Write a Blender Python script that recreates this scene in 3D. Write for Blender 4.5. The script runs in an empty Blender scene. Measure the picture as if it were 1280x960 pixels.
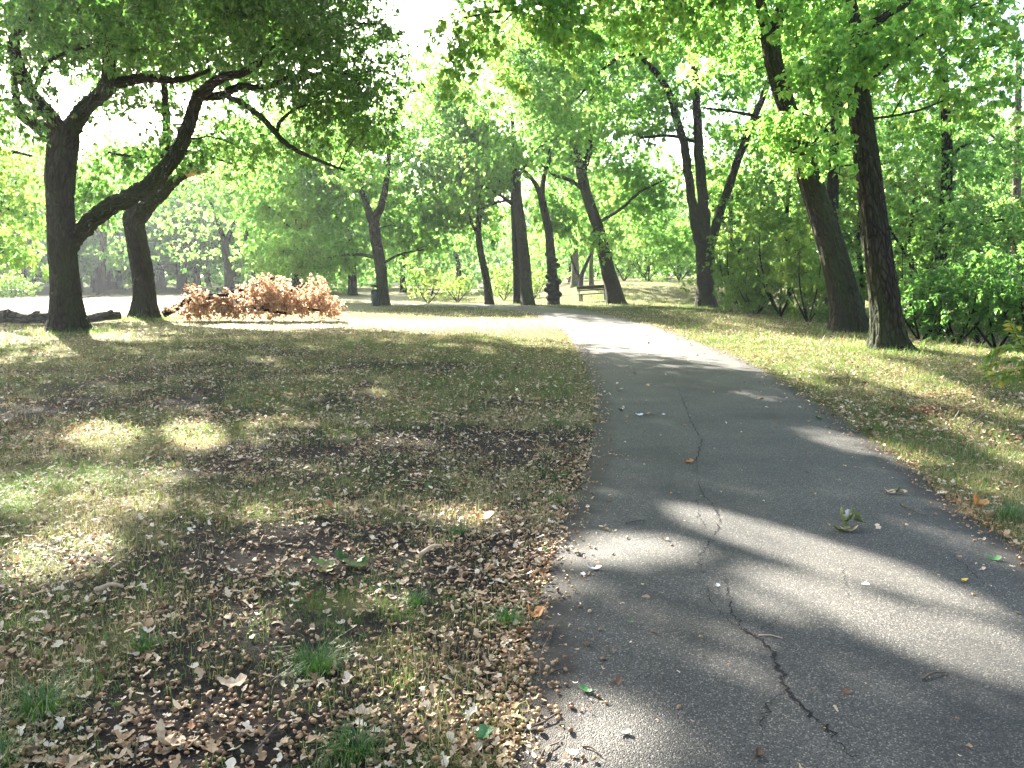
import bpy, math, random
import numpy as np
from mathutils import Vector

SEED = 11
random.seed(SEED)
RNG = np.random.default_rng(SEED)
S = bpy.context.scene
COL = S.collection

# ------------------------------------------------------------------ camera maths
CAM_H, FPX, PITCH = 1.6, 1000.0, math.radians(7.7)
CP, SP = math.cos(PITCH), math.sin(PITCH)
SUN_AZ, SUN_EL = math.radians(-32), math.radians(33)       # azimuth from +Y, towards -X
SUN = np.array([math.sin(SUN_AZ) * math.cos(SUN_EL), math.cos(SUN_AZ) * math.cos(SUN_EL), math.sin(SUN_EL)])


def P(px, py, d):
    """point at forward distance d seen at photo pixel (px, py)"""
    u, v = (px - 640) / FPX, (480 - py) / FPX
    dy, dz = CP + v * SP, -SP + v * CP
    k = d / dy
    return np.array([u * k, d, CAM_H + dz * k])


def sstep(a, b, x):
    t = np.clip((x - a) / (b - a), 0, 1)
    return t * t * (3 - 2 * t)


def terrain(x, y):
    x = np.asarray(x, float)
    y = np.asarray(y, float)
    h = 1.15 * sstep(45, 62, y) * sstep(0.5, 7, x)
    h = h + 0.5 * sstep(70, 140, y)
    h = h - 0.7 * sstep(9, 17, x) * sstep(0, 8, y) * (1 - sstep(28, 42, y))
    return h


def G(px, py):
    """ground point seen at pixel"""
    u, v = (px - 640) / FPX, (480 - py) / FPX
    dy, dz = CP + v * SP, -SP + v * CP
    k = -CAM_H / min(dz, -0.004)
    for _ in range(12):
        h = float(terrain(u * k, dy * k))
        k = (h - CAM_H) / min(dz, -0.004)
    return np.array([u * k, dy * k, float(terrain(u * k, dy * k))])


def project(p):
    """points (N,3) -> pixel coordinates"""
    r = p - np.array([0, 0, CAM_H])
    zc = r[:, 1] * CP - r[:, 2] * SP
    up = r[:, 1] * SP + r[:, 2] * CP
    zc = np.where(zc > 0.3, zc, np.nan)
    return 640 + FPX * r[:, 0] / zc, 480 - FPX * up / zc


# ------------------------------------------------------------------ noise
_T = np.random.default_rng(3).random((256, 256))


def vnoise(x, y):
    xi, yi = np.floor(x).astype(int), np.floor(y).astype(int)
    fx, fy = x - xi, y - yi
    fx, fy = fx * fx * (3 - 2 * fx), fy * fy * (3 - 2 * fy)
    a, b = _T[xi % 256, yi % 256], _T[(xi + 1) % 256, yi % 256]
    c, d = _T[xi % 256, (yi + 1) % 256], _T[(xi + 1) % 256, (yi + 1) % 256]
    return (a * (1 - fx) + b * fx) * (1 - fy) + (c * (1 - fx) + d * fx) * fy


def fbm(x, y, o=4):
    s = np.zeros_like(x)
    a, t = 1.0, 0.0
    for i in range(o):
        s += a * vnoise(x * 2 ** i + 17.3 * i, y * 2 ** i + 9.1 * i)
        t += a
        a *= 0.55
    return s / t


# ------------------------------------------------------------------ where sun reaches the ground between the trees (pixel ellipses)
LIT = [  # cx, cy, rx, ry, angle, how open
    (500, 402, 230, 9, 0, 1), (330, 408, 90, 5, 0, 1), (735, 402, 85, 8, 4, .85), (770, 424, 95, 8, 6, .5),
    (90, 380, 230, 10, 0, 1), (300, 376, 120, 4, 0, .7),
    (900, 398, 90, 7, 6, .9), (1000, 432, 120, 12, 13, .9), (1110, 470, 110, 16, 14, .95), (1210, 505, 110, 14, 16, .9), (1250, 555, 90, 20, 24, .9), (1130, 505, 70, 8, 20, .6),
    (1265, 610, 50, 22, 20, .8), (1000, 470, 60, 9, 25, .9),
    (240, 545, 44, 19, 0, 1), (130, 545, 50, 17, 0, 1), (75, 700, 90, 32, -12, 1), (130, 620, 120, 34, -8, .75),
    (330, 700, 110, 30, 0, .6), (590, 650, 58, 13, 5, 1), (20, 620, 40, 20, 0, .8), (20, 770, 60, 22, 0, .7),
    (240, 640, 120, 14, 0, .6), (640, 820, 45, 55, 0, .6), (150, 425, 90, 5, 0, .8), (420, 640, 60, 9, 0, .5),
    (785, 694, 105, 20, 0, 1), (1075, 558, 100, 11, 12, .95), (1060, 712, 210, 21, 17, 1), (1160, 800, 210, 36, 17, 1),
    (985, 765, 90, 22, 18, .9), (755, 935, 95, 60, 0, 1), (1230, 690, 150, 13, 20, .85), (1250, 890, 90, 22, 18, .7),
    (960, 930, 80, 18, 18, .5), (930, 640, 60, 8, 10, .4), (820, 462, 60, 4, 8, .5),
    (480, 560, 40, 7, 0, .4), (620, 500, 50, 5, 0, .4), (260, 470, 60, 5, 0, .5),
]


_rl = np.random.default_rng(404)
for _k in range(150):          # small gaps scattered through the canopy: dapples on lawn, path and verge
    _y = _rl.uniform(425, 900)
    _s = ((_y - 345) / 300)
    _x = _rl.uniform(0, 1280)
    if 450 < _y < 900 and 690 < _x < 960 + (_y - 450) * 1.3: continue
    LIT.append((_x, _y, _rl.uniform(18, 46) * (.5 + .8 * _s), _rl.uniform(2.5, 7) * (.5 + 1.3 * _s), _rl.uniform(-6, 16), _rl.uniform(.35, .75)))


def keep_mask(p, rng):
    """False for leaves that would stand in one of the open sun shafts between the crowns"""
    t = p[:, 2] / SUN[2]
    g = p - t[:, None] * SUN[None, :]
    ok = np.ones(len(p), bool)
    px, py = project(g)
    jx = px + rng.normal(0, 1, len(p)) * 4
    jy = py + rng.normal(0, 1, len(p)) * 1.2
    gx, gy = np.nan_to_num(g[:, 0]).clip(-400, 400), np.nan_to_num(g[:, 1]).clip(-400, 400)
    lim = .2 + 1.6 * fbm(gx * 1.5 + 60, gy * 1.1 + 60, 3)          # ragged gaps
    for cx, cy, rx, ry, a, o in LIT:
        ca, sa = math.cos(math.radians(a)), math.sin(math.radians(a))
        dx, dy = jx - cx, jy - cy
        q = ((dx * ca + dy * sa) / rx) ** 2 + ((-dx * sa + dy * ca) / ry) ** 2
        inside = np.nan_to_num(q, nan=9.0) < lim
        ok &= ~(inside & (rng.random(len(p)) < o))
    return ok


# ------------------------------------------------------------------ materials
def new_mat(name):
    m = bpy.data.materials.new(name)
    m.use_nodes = True
    nt = m.node_tree
    nt.nodes.clear()
    out = nt.nodes.new('ShaderNodeOutputMaterial')
    return m, nt, out


def N(nt, t, **kw):
    n = nt.nodes.new(t)
    for k, v in kw.items():
        if k in n.inputs.keys():
            n.inputs[k].default_value = v
        else:
            setattr(n, k, v)
    return n


def ramp(nt, stops, interp='LINEAR'):
    r = nt.nodes.new('ShaderNodeValToRGB')
    cr = r.color_ramp
    cr.interpolation = interp
    while len(cr.elements) < len(stops):
        cr.elements.new(0.5)
    for e, (p, c) in zip(cr.elements, stops):
        e.position = p
        e.color = (*c, 1)
    return r


def leaf_mat(name, stops, tstops, trans=0.5, rough=0.42, spec=0.5):
    m, nt, out = new_mat(name)
    at = N(nt, 'ShaderNodeAttribute', attribute_name='tint')
    r1, r2 = ramp(nt, stops), ramp(nt, tstops)
    nt.links.new(at.outputs['Fac'], r1.inputs[0])
    nt.links.new(at.outputs['Fac'], r2.inputs[0])
    pb = N(nt, 'ShaderNodeBsdfPrincipled', Roughness=rough)
    pb.inputs['Specular IOR Level'].default_value = spec
    tb = N(nt, 'ShaderNodeBsdfTranslucent')
    mx = N(nt, 'ShaderNodeMixShader')
    mx.inputs[0].default_value = trans
    nt.links.new(r1.outputs[0], pb.inputs['Base Color'])
    nt.links.new(r2.outputs[0], tb.inputs['Color'])
    nt.links.new(pb.outputs[0], mx.inputs[1])
    nt.links.new(tb.outputs[0], mx.inputs[2])
    nt.links.new(mx.outputs[0], out.inputs['Surface'])
    return m


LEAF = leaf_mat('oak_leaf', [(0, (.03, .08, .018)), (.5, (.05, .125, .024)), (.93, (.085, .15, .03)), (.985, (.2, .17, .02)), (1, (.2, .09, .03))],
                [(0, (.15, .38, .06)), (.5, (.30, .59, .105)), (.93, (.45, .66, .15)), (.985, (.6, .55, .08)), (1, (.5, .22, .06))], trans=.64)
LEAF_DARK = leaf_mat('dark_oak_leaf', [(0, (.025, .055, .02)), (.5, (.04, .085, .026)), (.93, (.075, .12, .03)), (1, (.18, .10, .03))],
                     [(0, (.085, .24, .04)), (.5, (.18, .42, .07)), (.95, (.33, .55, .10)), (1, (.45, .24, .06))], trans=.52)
LEAF_FAR = leaf_mat('woodland_leaf', [(0, (.04, .09, .02)), (.5, (.06, .13, .025)), (.95, (.10, .16, .03)), (1, (.2, .15, .03))],
                    [(0, (.18, .42, .08)), (.5, (.30, .58, .13)), (.95, (.46, .66, .18)), (1, (.55, .45, .1))], trans=.62)
LEAF_BUSH = leaf_mat('shrub_leaf', [(0, (.025, .08, .015)), (.6, (.05, .13, .02)), (.95, (.12, .17, .02)), (1, (.28, .22, .03))],
                     [(0, (.10, .24, .035)), (.6, (.22, .40, .06)), (.95, (.42, .5, .09)), (1, (.65, .5, .06))], trans=.5)
LEAF_DRY = leaf_mat('dry_leaf', [(0, (.25, .13, .065)), (.5, (.45, .275, .155)), (1, (.65, .48, .31))],
                    [(0, (.45, .24, .125)), (.5, (.70, .46, .29)), (1, (.84, .65, .46))], trans=.5, rough=.7, spec=.2)
LITTER = leaf_mat('litter_leaf', [(0, (.07, .035, .016)), (.22, (.19, .105, .045)), (.45, (.36, .235, .115)), (.75, (.54, .40, .235)), (.93, (.68, .57, .40)), (.965, (.35, .13, .04)), (1, (.07, .15, .04))],
                  [(0, (.07, .035, .02)), (.5, (.3, .15, .07)), (.95, (.5, .4, .25)), (1, (.1, .2, .05))], trans=.18, rough=.6, spec=.3)
GRASS = leaf_mat('grass_blade', [(0, (.028, .06, .013)), (.4, (.06, .095, .024)), (.65, (.15, .14, .055)), (1, (.36, .29, .16))],
                 [(0, (.12, .25, .03)), (.45, (.2, .32, .05)), (.7, (.35, .36, .12)), (1, (.5, .42, .2))], trans=.35, rough=.5, spec=.3)
TUFT = leaf_mat('green_tuft_blade', [(0, (.02, .065, .012)), (1, (.05, .12, .02))], [(0, (.06, .18, .02)), (1, (.12, .26, .03))], trans=.3)


def bark_mat(name, c0, c1, moss, mossamt):
    m, nt, out = new_mat(name)
    at = N(nt, 'ShaderNodeAttribute', attribute_name='bark')
    n1 = N(nt, 'ShaderNodeTexNoise', Scale=14.0, Detail=6.0, Roughness=.65)
    vo = N(nt, 'ShaderNodeTexVoronoi', Scale=15.0, feature='DISTANCE_TO_EDGE')
    n2 = N(nt, 'ShaderNodeTexNoise', Scale=1.6, Detail=4.0)
    for n in (n1, vo, n2):
        nt.links.new(at.outputs['Vector'], n.inputs['Vector'])
    r = ramp(nt, [(.3, c0), (.7, c1)])
    nt.links.new(n1.outputs['Fac'], r.inputs[0])
    vr = ramp(nt, [(0, (.18,) * 3), (.16, (1,) * 3)])
    nt.links.new(vo.outputs['Distance'], vr.inputs[0])
    mul = N(nt, 'ShaderNodeMix', data_type='RGBA', blend_type='MULTIPLY')
    mul.inputs[0].default_value = .8
    nt.links.new(r.outputs[0], mul.inputs[6])
    nt.links.new(vr.outputs[0], mul.inputs[7])
    mr = ramp(nt, [(.42, (0,) * 3), (.66, (mossamt,) * 3)])
    nt.links.new(n2.outputs['Fac'], mr.inputs[0])
    mm = N(nt, 'ShaderNodeMix', data_type='RGBA')
    mm.inputs[7].default_value = (*moss, 1)
    nt.links.new(mr.outputs[0], mm.inputs[0])
    nt.links.new(mul.outputs[2], mm.inputs[6])
    pb = N(nt, 'ShaderNodeBsdfPrincipled', Roughness=.9)
    pb.inputs['Specular IOR Level'].default_value = .2
    nt.links.new(mm.outputs[2], pb.inputs['Base Color'])
    add = N(nt, 'ShaderNodeMath', operation='ADD')
    nt.links.new(n1.outputs['Fac'], add.inputs[0])
    nt.links.new(vr.outputs[0], add.inputs[1])
    b = N(nt, 'ShaderNodeBump', Strength=1.0, Distance=.06)
    nt.links.new(add.outputs[0], b.inputs['Height'])
    nt.links.new(b.outputs[0], pb.inputs['Normal'])
    nt.links.new(pb.outputs[0], out.inputs['Surface'])
    return m


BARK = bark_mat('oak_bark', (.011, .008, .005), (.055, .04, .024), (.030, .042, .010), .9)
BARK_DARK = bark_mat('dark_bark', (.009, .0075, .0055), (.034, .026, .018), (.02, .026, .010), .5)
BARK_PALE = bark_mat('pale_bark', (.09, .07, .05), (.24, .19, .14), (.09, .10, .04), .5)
DEADWOOD = bark_mat('dead_wood', (.05, .04, .03), (.20, .16, .12), (.06, .06, .03), .3)


def simple_mat(name, c, rough=.7, noise=0.0, scale=30, spec=.3):
    m, nt, out = new_mat(name)
    pb = N(nt, 'ShaderNodeBsdfPrincipled', Roughness=rough)
    pb.inputs['Specular IOR Level'].default_value = spec
    if noise:
        tc = N(nt, 'ShaderNodeTexCoord')
        n = N(nt, 'ShaderNodeTexNoise', Scale=scale, Detail=5.0)
        nt.links.new(tc.outputs['Object'], n.inputs['Vector'])
        r = ramp(nt, [(.3, tuple(v * (1 - noise) for v in c)), (.7, tuple(min(1, v * (1 + noise)) for v in c))])
        nt.links.new(n.outputs['Fac'], r.inputs[0])
        nt.links.new(r.outputs[0], pb.inputs['Base Color'])
        b = N(nt, 'ShaderNodeBump', Strength=.4, Distance=.01)
        nt.links.new(n.outputs['Fac'], b.inputs['Height'])
        nt.links.new(b.outputs[0], pb.inputs['Normal'])
    else:
        pb.inputs['Base Color'].default_value = (*c, 1)
    nt.links.new(pb.outputs[0], out.inputs['Surface'])
    return m


def acorn_mat():
    m, nt, out = new_mat('acorn_shell')
    ge = N(nt, 'ShaderNodeNewGeometry')
    n = N(nt, 'ShaderNodeTexNoise', Scale=22.0, Detail=2.0)
    nt.links.new(ge.outputs['Position'], n.inputs['Vector'])
    r = ramp(nt, [(.3, (.06, .03, .012)), (.45, (.19, .09, .03)), (.58, (.32, .18, .07)), (.72, (.48, .34, .17))])
    nt.links.new(n.outputs['Fac'], r.inputs[0])
    pb = N(nt, 'ShaderNodeBsdfPrincipled', Roughness=.32)
    nt.links.new(r.outputs[0], pb.inputs['Base Color'])
    nt.links.new(pb.outputs[0], out.inputs['Surface'])
    return m


ACORN = acorn_mat()
BREAK = simple_mat('split_wood', (.42, .30, .18), .8, .3, 25)
TWIG = simple_mat('twig_bark', (.09, .065, .045), .85, .4, 40)
WOODBENCH = simple_mat('bench_wood', (.028, .02, .014), .75, .35, 12)
IRON = simple_mat('dark_iron', (.012, .013, .012), .5)
BINM = simple_mat('bin_black', (.02, .022, .024), .5, .2, 8)
CRACK = simple_mat('crack_dark', (.008, .0065, .005), .95, .6, 30)  # near-black strips laid on the asphalt to draw the cracks
WHITE_LEAF = simple_mat('pale_scrap', (.62, .58, .5), .6, .15, 50)
GREENLEAF = simple_mat('green_leaf', (.07, .17, .05), .5, .3, 60)
YELLOWLEAF = simple_mat('yellow_leaf', (.5, .36, .06), .5, .3, 60)
ORANGELEAF = simple_mat('orange_leaf', (.4, .17, .05), .55, .3, 60)
TANLEAF = simple_mat('tan_leaf', (.42, .30, .18), .6, .3, 60)
OLIVELEAF = simple_mat('olive_leaf', (.13, .16, .035), .5, .35, 50)


def ground_mat():
    m, nt, out = new_mat('park_ground')
    st = N(nt, 'ShaderNodeAttribute', attribute_name='straw')  # pale ground tone, partly sun brightness put into the colour
    at = N(nt, 'ShaderNodeAttribute', attribute_name='turf')
    ge = N(nt, 'ShaderNodeNewGeometry')
    n1 = N(nt, 'ShaderNodeTexNoise', Scale=3.0, Detail=8.0, Roughness=.7)
    n2 = N(nt, 'ShaderNodeTexNoise', Scale=35.0, Detail=6.0, Roughness=.7)
    n3 = N(nt, 'ShaderNodeTexNoise', Scale=.5, Detail=5.0)
    for n in (n1, n2, n3):
        nt.links.new(ge.outputs['Position'], n.inputs['Vector'])
    soil = ramp(nt, [(.3, (.012, .0105, .008)), (.55, (.030, .0245, .019)), (.75, (.08, .063, .046))])
    nt.links.new(n2.outputs['Fac'], soil.inputs[0])
    turf = ramp(nt, [(.3, (.035, .036, .015)), (.5, (.08, .075, .03)), (.7, (.17, .14, .07))])
    mixn = N(nt, 'ShaderNodeMath', operation='MULTIPLY_ADD')
    mixn.inputs[1].default_value = .55
    nt.links.new(n1.outputs['Fac'], mixn.inputs[0])
    half = N(nt, 'ShaderNodeMath', operation='MULTIPLY')
    half.inputs[1].default_value = .45
    nt.links.new(n3.outputs['Fac'], half.inputs[0])
    nt.links.new(half.outputs[0], mixn.inputs[2])
    nt.links.new(mixn.outputs[0], turf.inputs[0])
    f = N(nt, 'ShaderNodeMath', operation='ADD')
    nt.links.new(at.outputs['Fac'], f.inputs[0])
    sb = N(nt, 'ShaderNodeMath', operation='MULTIPLY_ADD')
    sb.inputs[1].default_value = 1.6
    sb.inputs[2].default_value = -.8
    nt.links.new(n1.outputs['Fac'], sb.inputs[0])
    nt.links.new(sb.outputs[0], f.inputs[1])
    fr = ramp(nt, [(.35, (0,) * 3), (.65, (1,) * 3)])
    nt.links.new(f.outputs[0], fr.inputs[0])
    mx = N(nt, 'ShaderNodeMix', data_type='RGBA')
    nt.links.new(fr.outputs[0], mx.inputs[0])
    nt.links.new(soil.outputs[0], mx.inputs[6])
    nt.links.new(turf.outputs[0], mx.inputs[7])
    sm = N(nt, 'ShaderNodeMix', data_type='RGBA')
    sr_ = ramp(nt, [(.35, (.24, .20, .12)), (.65, (.42, .36, .24))])
    nt.links.new(n2.outputs['Fac'], sr_.inputs[0])
    nt.links.new(st.outputs['Fac'], sm.inputs[0])
    nt.links.new(mx.outputs[2], sm.inputs[6])
    nt.links.new(sr_.outputs[0], sm.inputs[7])
    pb = N(nt, 'ShaderNodeBsdfPrincipled', Roughness=.95)
    pb.inputs['Specular IOR Level'].default_value = .1
    nt.links.new(sm.outputs[2], pb.inputs['Base Color'])
    b = N(nt, 'ShaderNodeBump', Strength=.8, Distance=.03)
    nt.links.new(n2.outputs['Fac'], b.inputs['Height'])
    nt.links.new(b.outputs[0], pb.inputs['Normal'])
    nt.links.new(pb.outputs[0], out.inputs['Surface'])
    return m


def path_mat():
    m, nt, out = new_mat('asphalt')
    ge = N(nt, 'ShaderNodeNewGeometry')
    vo = N(nt, 'ShaderNodeTexVoronoi', Scale=190.0)
    v2 = N(nt, 'ShaderNodeTexVoronoi', Scale=38.0)
    n1 = N(nt, 'ShaderNodeTexNoise', Scale=1.3, Detail=7.0, Roughness=.65)
    n2 = N(nt, 'ShaderNodeTexNoise', Scale=60.0, Detail=4.0)
    for n in (vo, v2, n1, n2):
        nt.links.new(ge.outputs['Position'], n.inputs['Vector'])
    bw = N(nt, 'ShaderNodeSeparateColor')
    nt.links.new(vo.outputs['Color'], bw.inputs[0])
    r = ramp(nt, [(0, (.024, .023, .0195)), (.5, (.052, .049, .042)), (.82, (.082, .077, .065)), (.93, (.14, .129, .107)), (1, (.27, .245, .20))])
    nt.links.new(bw.outputs[0], r.inputs[0])
    rb = ramp(nt, [(.3, (.72, .72, .74)), (.7, (1.2, 1.17, 1.12))])
    nt.links.new(n1.outputs['Fac'], rb.inputs[0])
    mul = N(nt, 'ShaderNodeMix', data_type='RGBA', blend_type='MULTIPLY')
    mul.inputs[0].default_value = 1
    nt.links.new(r.outputs[0], mul.inputs[6])
    nt.links.new(rb.outputs[0], mul.inputs[7])
    ea = N(nt, 'ShaderNodeAttribute', attribute_name='edge')
    n4 = N(nt, 'ShaderNodeTexNoise', Scale=5.0, Detail=8.0, Roughness=.7)
    n5 = N(nt, 'ShaderNodeTexNoise', Scale=.55, Detail=4.0)
    nt.links.new(ge.outputs['Position'], n4.inputs['Vector'])
    nt.links.new(ge.outputs['Position'], n5.inputs['Vector'])
    es = N(nt, 'ShaderNodeMath', operation='ADD')
    nt.links.new(ea.outputs['Fac'], es.inputs[0])
    nt.links.new(n4.outputs['Fac'], es.inputs[1])
    er = ramp(nt, [(.95, (0,) * 3), (1.0, (.9,) * 3)])
    sc_ = N(nt, 'ShaderNodeMath', operation='MULTIPLY')
    sc_.inputs[1].default_value = .72
    nt.links.new(es.outputs[0], sc_.inputs[0])
    er.color_ramp.elements[0].position = .58
    er.color_ramp.elements[1].position = .85
    nt.links.new(sc_.outputs[0], er.inputs[0])
    st_ = ramp(nt, [(.36, (.6, .6, .6)), (.47, (.95, .95, .95)), (.60, (1.0, .99, .97)), (.70, (1.4, 1.36, 1.28))])
    nt.links.new(n5.outputs['Fac'], st_.inputs[0])
    m2 = N(nt, 'ShaderNodeMix', data_type='RGBA', blend_type='MULTIPLY')
    m2.inputs[0].default_value = 1
    nt.links.new(mul.outputs[2], m2.inputs[6])
    nt.links.new(st_.outputs[0], m2.inputs[7])
    m3 = N(nt, 'ShaderNodeMix', data_type='RGBA')
    m3.inputs[7].default_value = (.035, .028, .021, 1)
    nt.links.new(er.outputs[0], m3.inputs[0])
    nt.links.new(m2.outputs[2], m3.inputs[6])
    pb = N(nt, 'ShaderNodeBsdfPrincipled', Roughness=.68)
    pb.inputs['Specular IOR Level'].default_value = .3
    nt.links.new(m3.outputs[2], pb.inputs['Base Color'])
    ad = N(nt, 'ShaderNodeMath', operation='ADD')
    nt.links.new(vo.outputs['Distance'], ad.inputs[0])
    nt.links.new(n2.outputs['Fac'], ad.inputs[1])
    b = N(nt, 'ShaderNodeBump', Strength=1.0, Distance=.006)
    b.invert = True
    nt.links.new(ad.outputs[0], b.inputs['Height'])
    nt.links.new(b.outputs[0], pb.inputs['Normal'])
    nt.links.new(pb.outputs[0], out.inputs['Surface'])
    return m


# ------------------------------------------------------------------ mesh helpers
def mesh_np(name, V, quads=None, tris=None, mats=(), mat_idx=None, tint=None, bark=None, turf=None, smooth=False):
    V = np.asarray(V, np.float32)
    nq = 0 if quads is None else len(quads)
    ntr = 0 if tris is None else len(tris)
    loops = []
    if nq: loops.append(np.asarray(quads, np.int32).ravel())
    if ntr: loops.append(np.asarray(tris, np.int32).ravel())
    loops = np.concatenate(loops)
    start = np.concatenate([np.arange(nq) * 4, nq * 4 + np.arange(ntr) * 3]).astype(np.int32)
    me = bpy.data.meshes.new(name)
    me.vertices.add(len(V))
    me.vertices.foreach_set('co', V.ravel())
    me.loops.add(len(loops))
    me.loops.foreach_set('vertex_index', loops)
    me.polygons.add(nq + ntr)
    me.polygons.foreach_set('loop_start', start)
    if mat_idx is not None:
        me.polygons.foreach_set('material_index', np.asarray(mat_idx, np.int32))
    me.polygons.foreach_set('use_smooth', np.full(nq + ntr, smooth, bool))
    for m in mats: me.materials.append(m)
    if tint is not None:
        a = me.attributes.new('tint', 'FLOAT', 'POINT')
        a.data.foreach_set('value', np.asarray(tint, np.float32))
    if bark is not None:
        a = me.attributes.new('bark', 'FLOAT_VECTOR', 'POINT')
        a.data.foreach_set('vector', np.asarray(bark, np.float32).ravel())
    if turf is not None:
        a = me.attributes.new('turf', 'FLOAT', 'POINT')
        a.data.foreach_set('value', np.asarray(turf, np.float32))
    me.update(calc_edges=True)
    return me


def link(name, me, parent=None):
    o = bpy.data.objects.new(name, me)
    COL.objects.link(o)
    if parent is not None: o.parent = parent
    return o


def thing(name, label, cat, loc, group=None):
    o = bpy.data.objects.new(name, None)
    o.empty_display_size = .2
    COL.objects.link(o)
    o.location = loc
    return tag(o, label, cat, group)


def tag(o, label, cat, group=None, kind=None):
    if label: o['label'] = label
    if cat: o['category'] = cat
    if group: o['group'] = group
    if kind: o['kind'] = kind
    return o


def copy_tree(o, parent=None):
    c = o.copy()
    COL.objects.link(c)
    if parent is not None: c.parent = parent
    for ch in [x for x in bpy.data.objects if x.parent == o]:
        copy_tree(ch, c)
    return c


def unit(v):
    return v / (np.linalg.norm(v, axis=-1, keepdims=True) + 1e-9)


def catmull(pts, rad, n):
    pts, rad = np.asarray(pts, float), np.asarray(rad, float)
    if len(pts) < 3:
        t = np.linspace(0, 1, n + 1)[:, None]
        return pts[0] * (1 - t) + pts[-1] * t, rad[0] * (1 - t[:, 0]) + rad[-1] * t[:, 0]
    ext = np.vstack([2 * pts[0] - pts[1], pts, 2 * pts[-1] - pts[-2]])
    o, r = [], []
    for i in range(len(pts) - 1):
        p0, p1, p2, p3 = ext[i:i + 4]
        for t in np.linspace(0, 1, n, endpoint=False):
            o.append(.5 * (2 * p1 + (p2 - p0) * t + (2 * p0 - 5 * p1 + 4 * p2 - p3) * t * t + (3 * p1 - p0 - 3 * p2 + p3) * t ** 3))
            r.append(rad[i] * (1 - t) + rad[i + 1] * t)
    o.append(pts[-1])
    r.append(rad[-1])
    return np.array(o), np.array(r)


class Tubes:
    """collects tubes into one mesh"""

    def __init__(self):
        self.V, self.Q, self.T, self.B, self.n = [], [], [], [], 0

    def tube(self, pts, rad, sides=8, rough=0.0, flare=0.0, seed=0, cap=True, vscale=.22, ridge=0.0):
        pts, rad = np.asarray(pts, float), np.asarray(rad, float)
        k = len(pts)
        tan = unit(np.gradient(pts, axis=0))
        ref = np.array([1.0, 0, 0]) if abs(tan[0][0]) < .8 else np.array([0, 1.0, 0])
        nrm = unit(ref - tan[0] * np.dot(ref, tan[0]))
        th = np.linspace(0, 2 * np.pi, sides, endpoint=False)
        L = 0.0
        rs = np.random.default_rng(seed)
        ph = rs.random(6) * 6.28
        off = rs.random(3) * 50
        for i in range(k):
            if i:
                L += np.linalg.norm(pts[i] - pts[i - 1])
                nrm = unit(nrm - tan[i] * np.dot(nrm, tan[i]))
            bi = np.cross(tan[i], nrm)
            r = np.full(sides, rad[i])
            if rough:
                r = r * (1 + rough * (.5 * np.sin(2 * th + ph[0] + L * .9) + .4 * np.sin(3 * th + ph[1] - L * 1.3) + .3 * np.sin(5 * th + ph[2] + L * 2.1)
                                      + .45 * np.sin(L * 2.7 + ph[3]) * np.sin(th + ph[4])))
                r = r * (1 + rough * .25 * (rs.random(sides) - .5))
            if ridge:
                n1, n2, n3 = (float(vnoise(np.array([L * f + ph[0] * 9]), np.array([ph[1] + j * 7.7]))[0]) for j, f in enumerate((1.1, 1.7, 2.6)))
                r = r * (1 + ridge * (np.abs(np.sin(6.5 * th + 3.0 * n1 + ph[2])) - .5) + ridge * .8 * (np.abs(np.sin(10.5 * th - 4.0 * n2 + ph[3])) - .5) + ridge * .6 * np.sin(5 * th + ph[4]) * (n3 - .5)
                         + ridge * 1.4 * max(0, n3 - .72) / .28 * np.maximum(0, np.cos(th - 6.28 * n1)) ** 6)
            if flare:
                e = math.exp(-L / (.9 * rad[0] + .06))
                r = r * (1 + flare * e * (.65 + .5 * np.sin(3 * th + ph[4]) * .6 + .45 * np.sin(5 * th + ph[5]) * .6))
            self.V.append(pts[i] + np.cos(th)[:, None] * nrm * r[:, None] + np.sin(th)[:, None] * bi * r[:, None])
            self.B.append(np.stack([np.cos(th) * rad[i] + off[0], np.sin(th) * rad[i] + off[1], np.full(sides, L * vscale + off[2])], 1))
        idx = self.n + np.arange(k * sides).reshape(k, sides)
        a, b = idx[:-1], idx[1:]
        self.Q.append(np.stack([a, np.roll(a, -1, 1), np.roll(b, -1, 1), b], -1).reshape(-1, 4))
        self.n += k * sides
        if cap:
            for ring, c, fl in ((idx[-1], pts[-1] + tan[-1] * rad[-1] * .3, False), (idx[0], pts[0], True)):
                self.V.append(c[None, :])
                self.B.append(self.B[-1][:1] * 0 + c * .3)
                t = np.stack([ring, np.roll(ring, -1), np.full(sides, self.n)], 1)
                self.T.append(t[:, ::-1] if fl else t)
                self.n += 1
        return self

    def arrays(self):
        return np.concatenate(self.V), np.concatenate(self.Q), (np.concatenate(self.T) if self.T else np.zeros((0, 3), int)), np.concatenate(self.B)

    def mesh(self, name, mat, org=(0, 0, 0)):
        V, Q, T, B = self.arrays()
        return mesh_np(name, V - np.asarray(org), Q, T, (mat,), bark=B, smooth=True)


def leaf_arrays(c, d, nrm, L, w=.55, fold=.18, droop=.12, rng=RNG):
    """folded leaves: 5 vertices, 2 kites each"""
    n = len(c)
    d = unit(d)
    s = unit(np.cross(d, nrm))
    up = np.cross(s, d)
    L = np.asarray(L)[:, None]
    base = c - d * L * .5
    tip = c + d * L * .5 - up * L * droop
    left = c - s * L * w * .5 + up * L * fold + d * L * .06
    right = c + s * L * w * .5 + up * L * fold + d * L * .06
    mid = c + d * L * .02
    V = np.stack([base, right, tip, left, mid], 1).reshape(-1, 3)
    i = np.arange(n)[:, None] * 5
    Q = np.concatenate([i + np.array([0, 1, 2, 4]), i + np.array([0, 4, 2, 3])], 1).reshape(-1, 4)
    return V, Q


def rand_unit(n, rng):
    return unit(rng.normal(size=(n, 3)))


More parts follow.
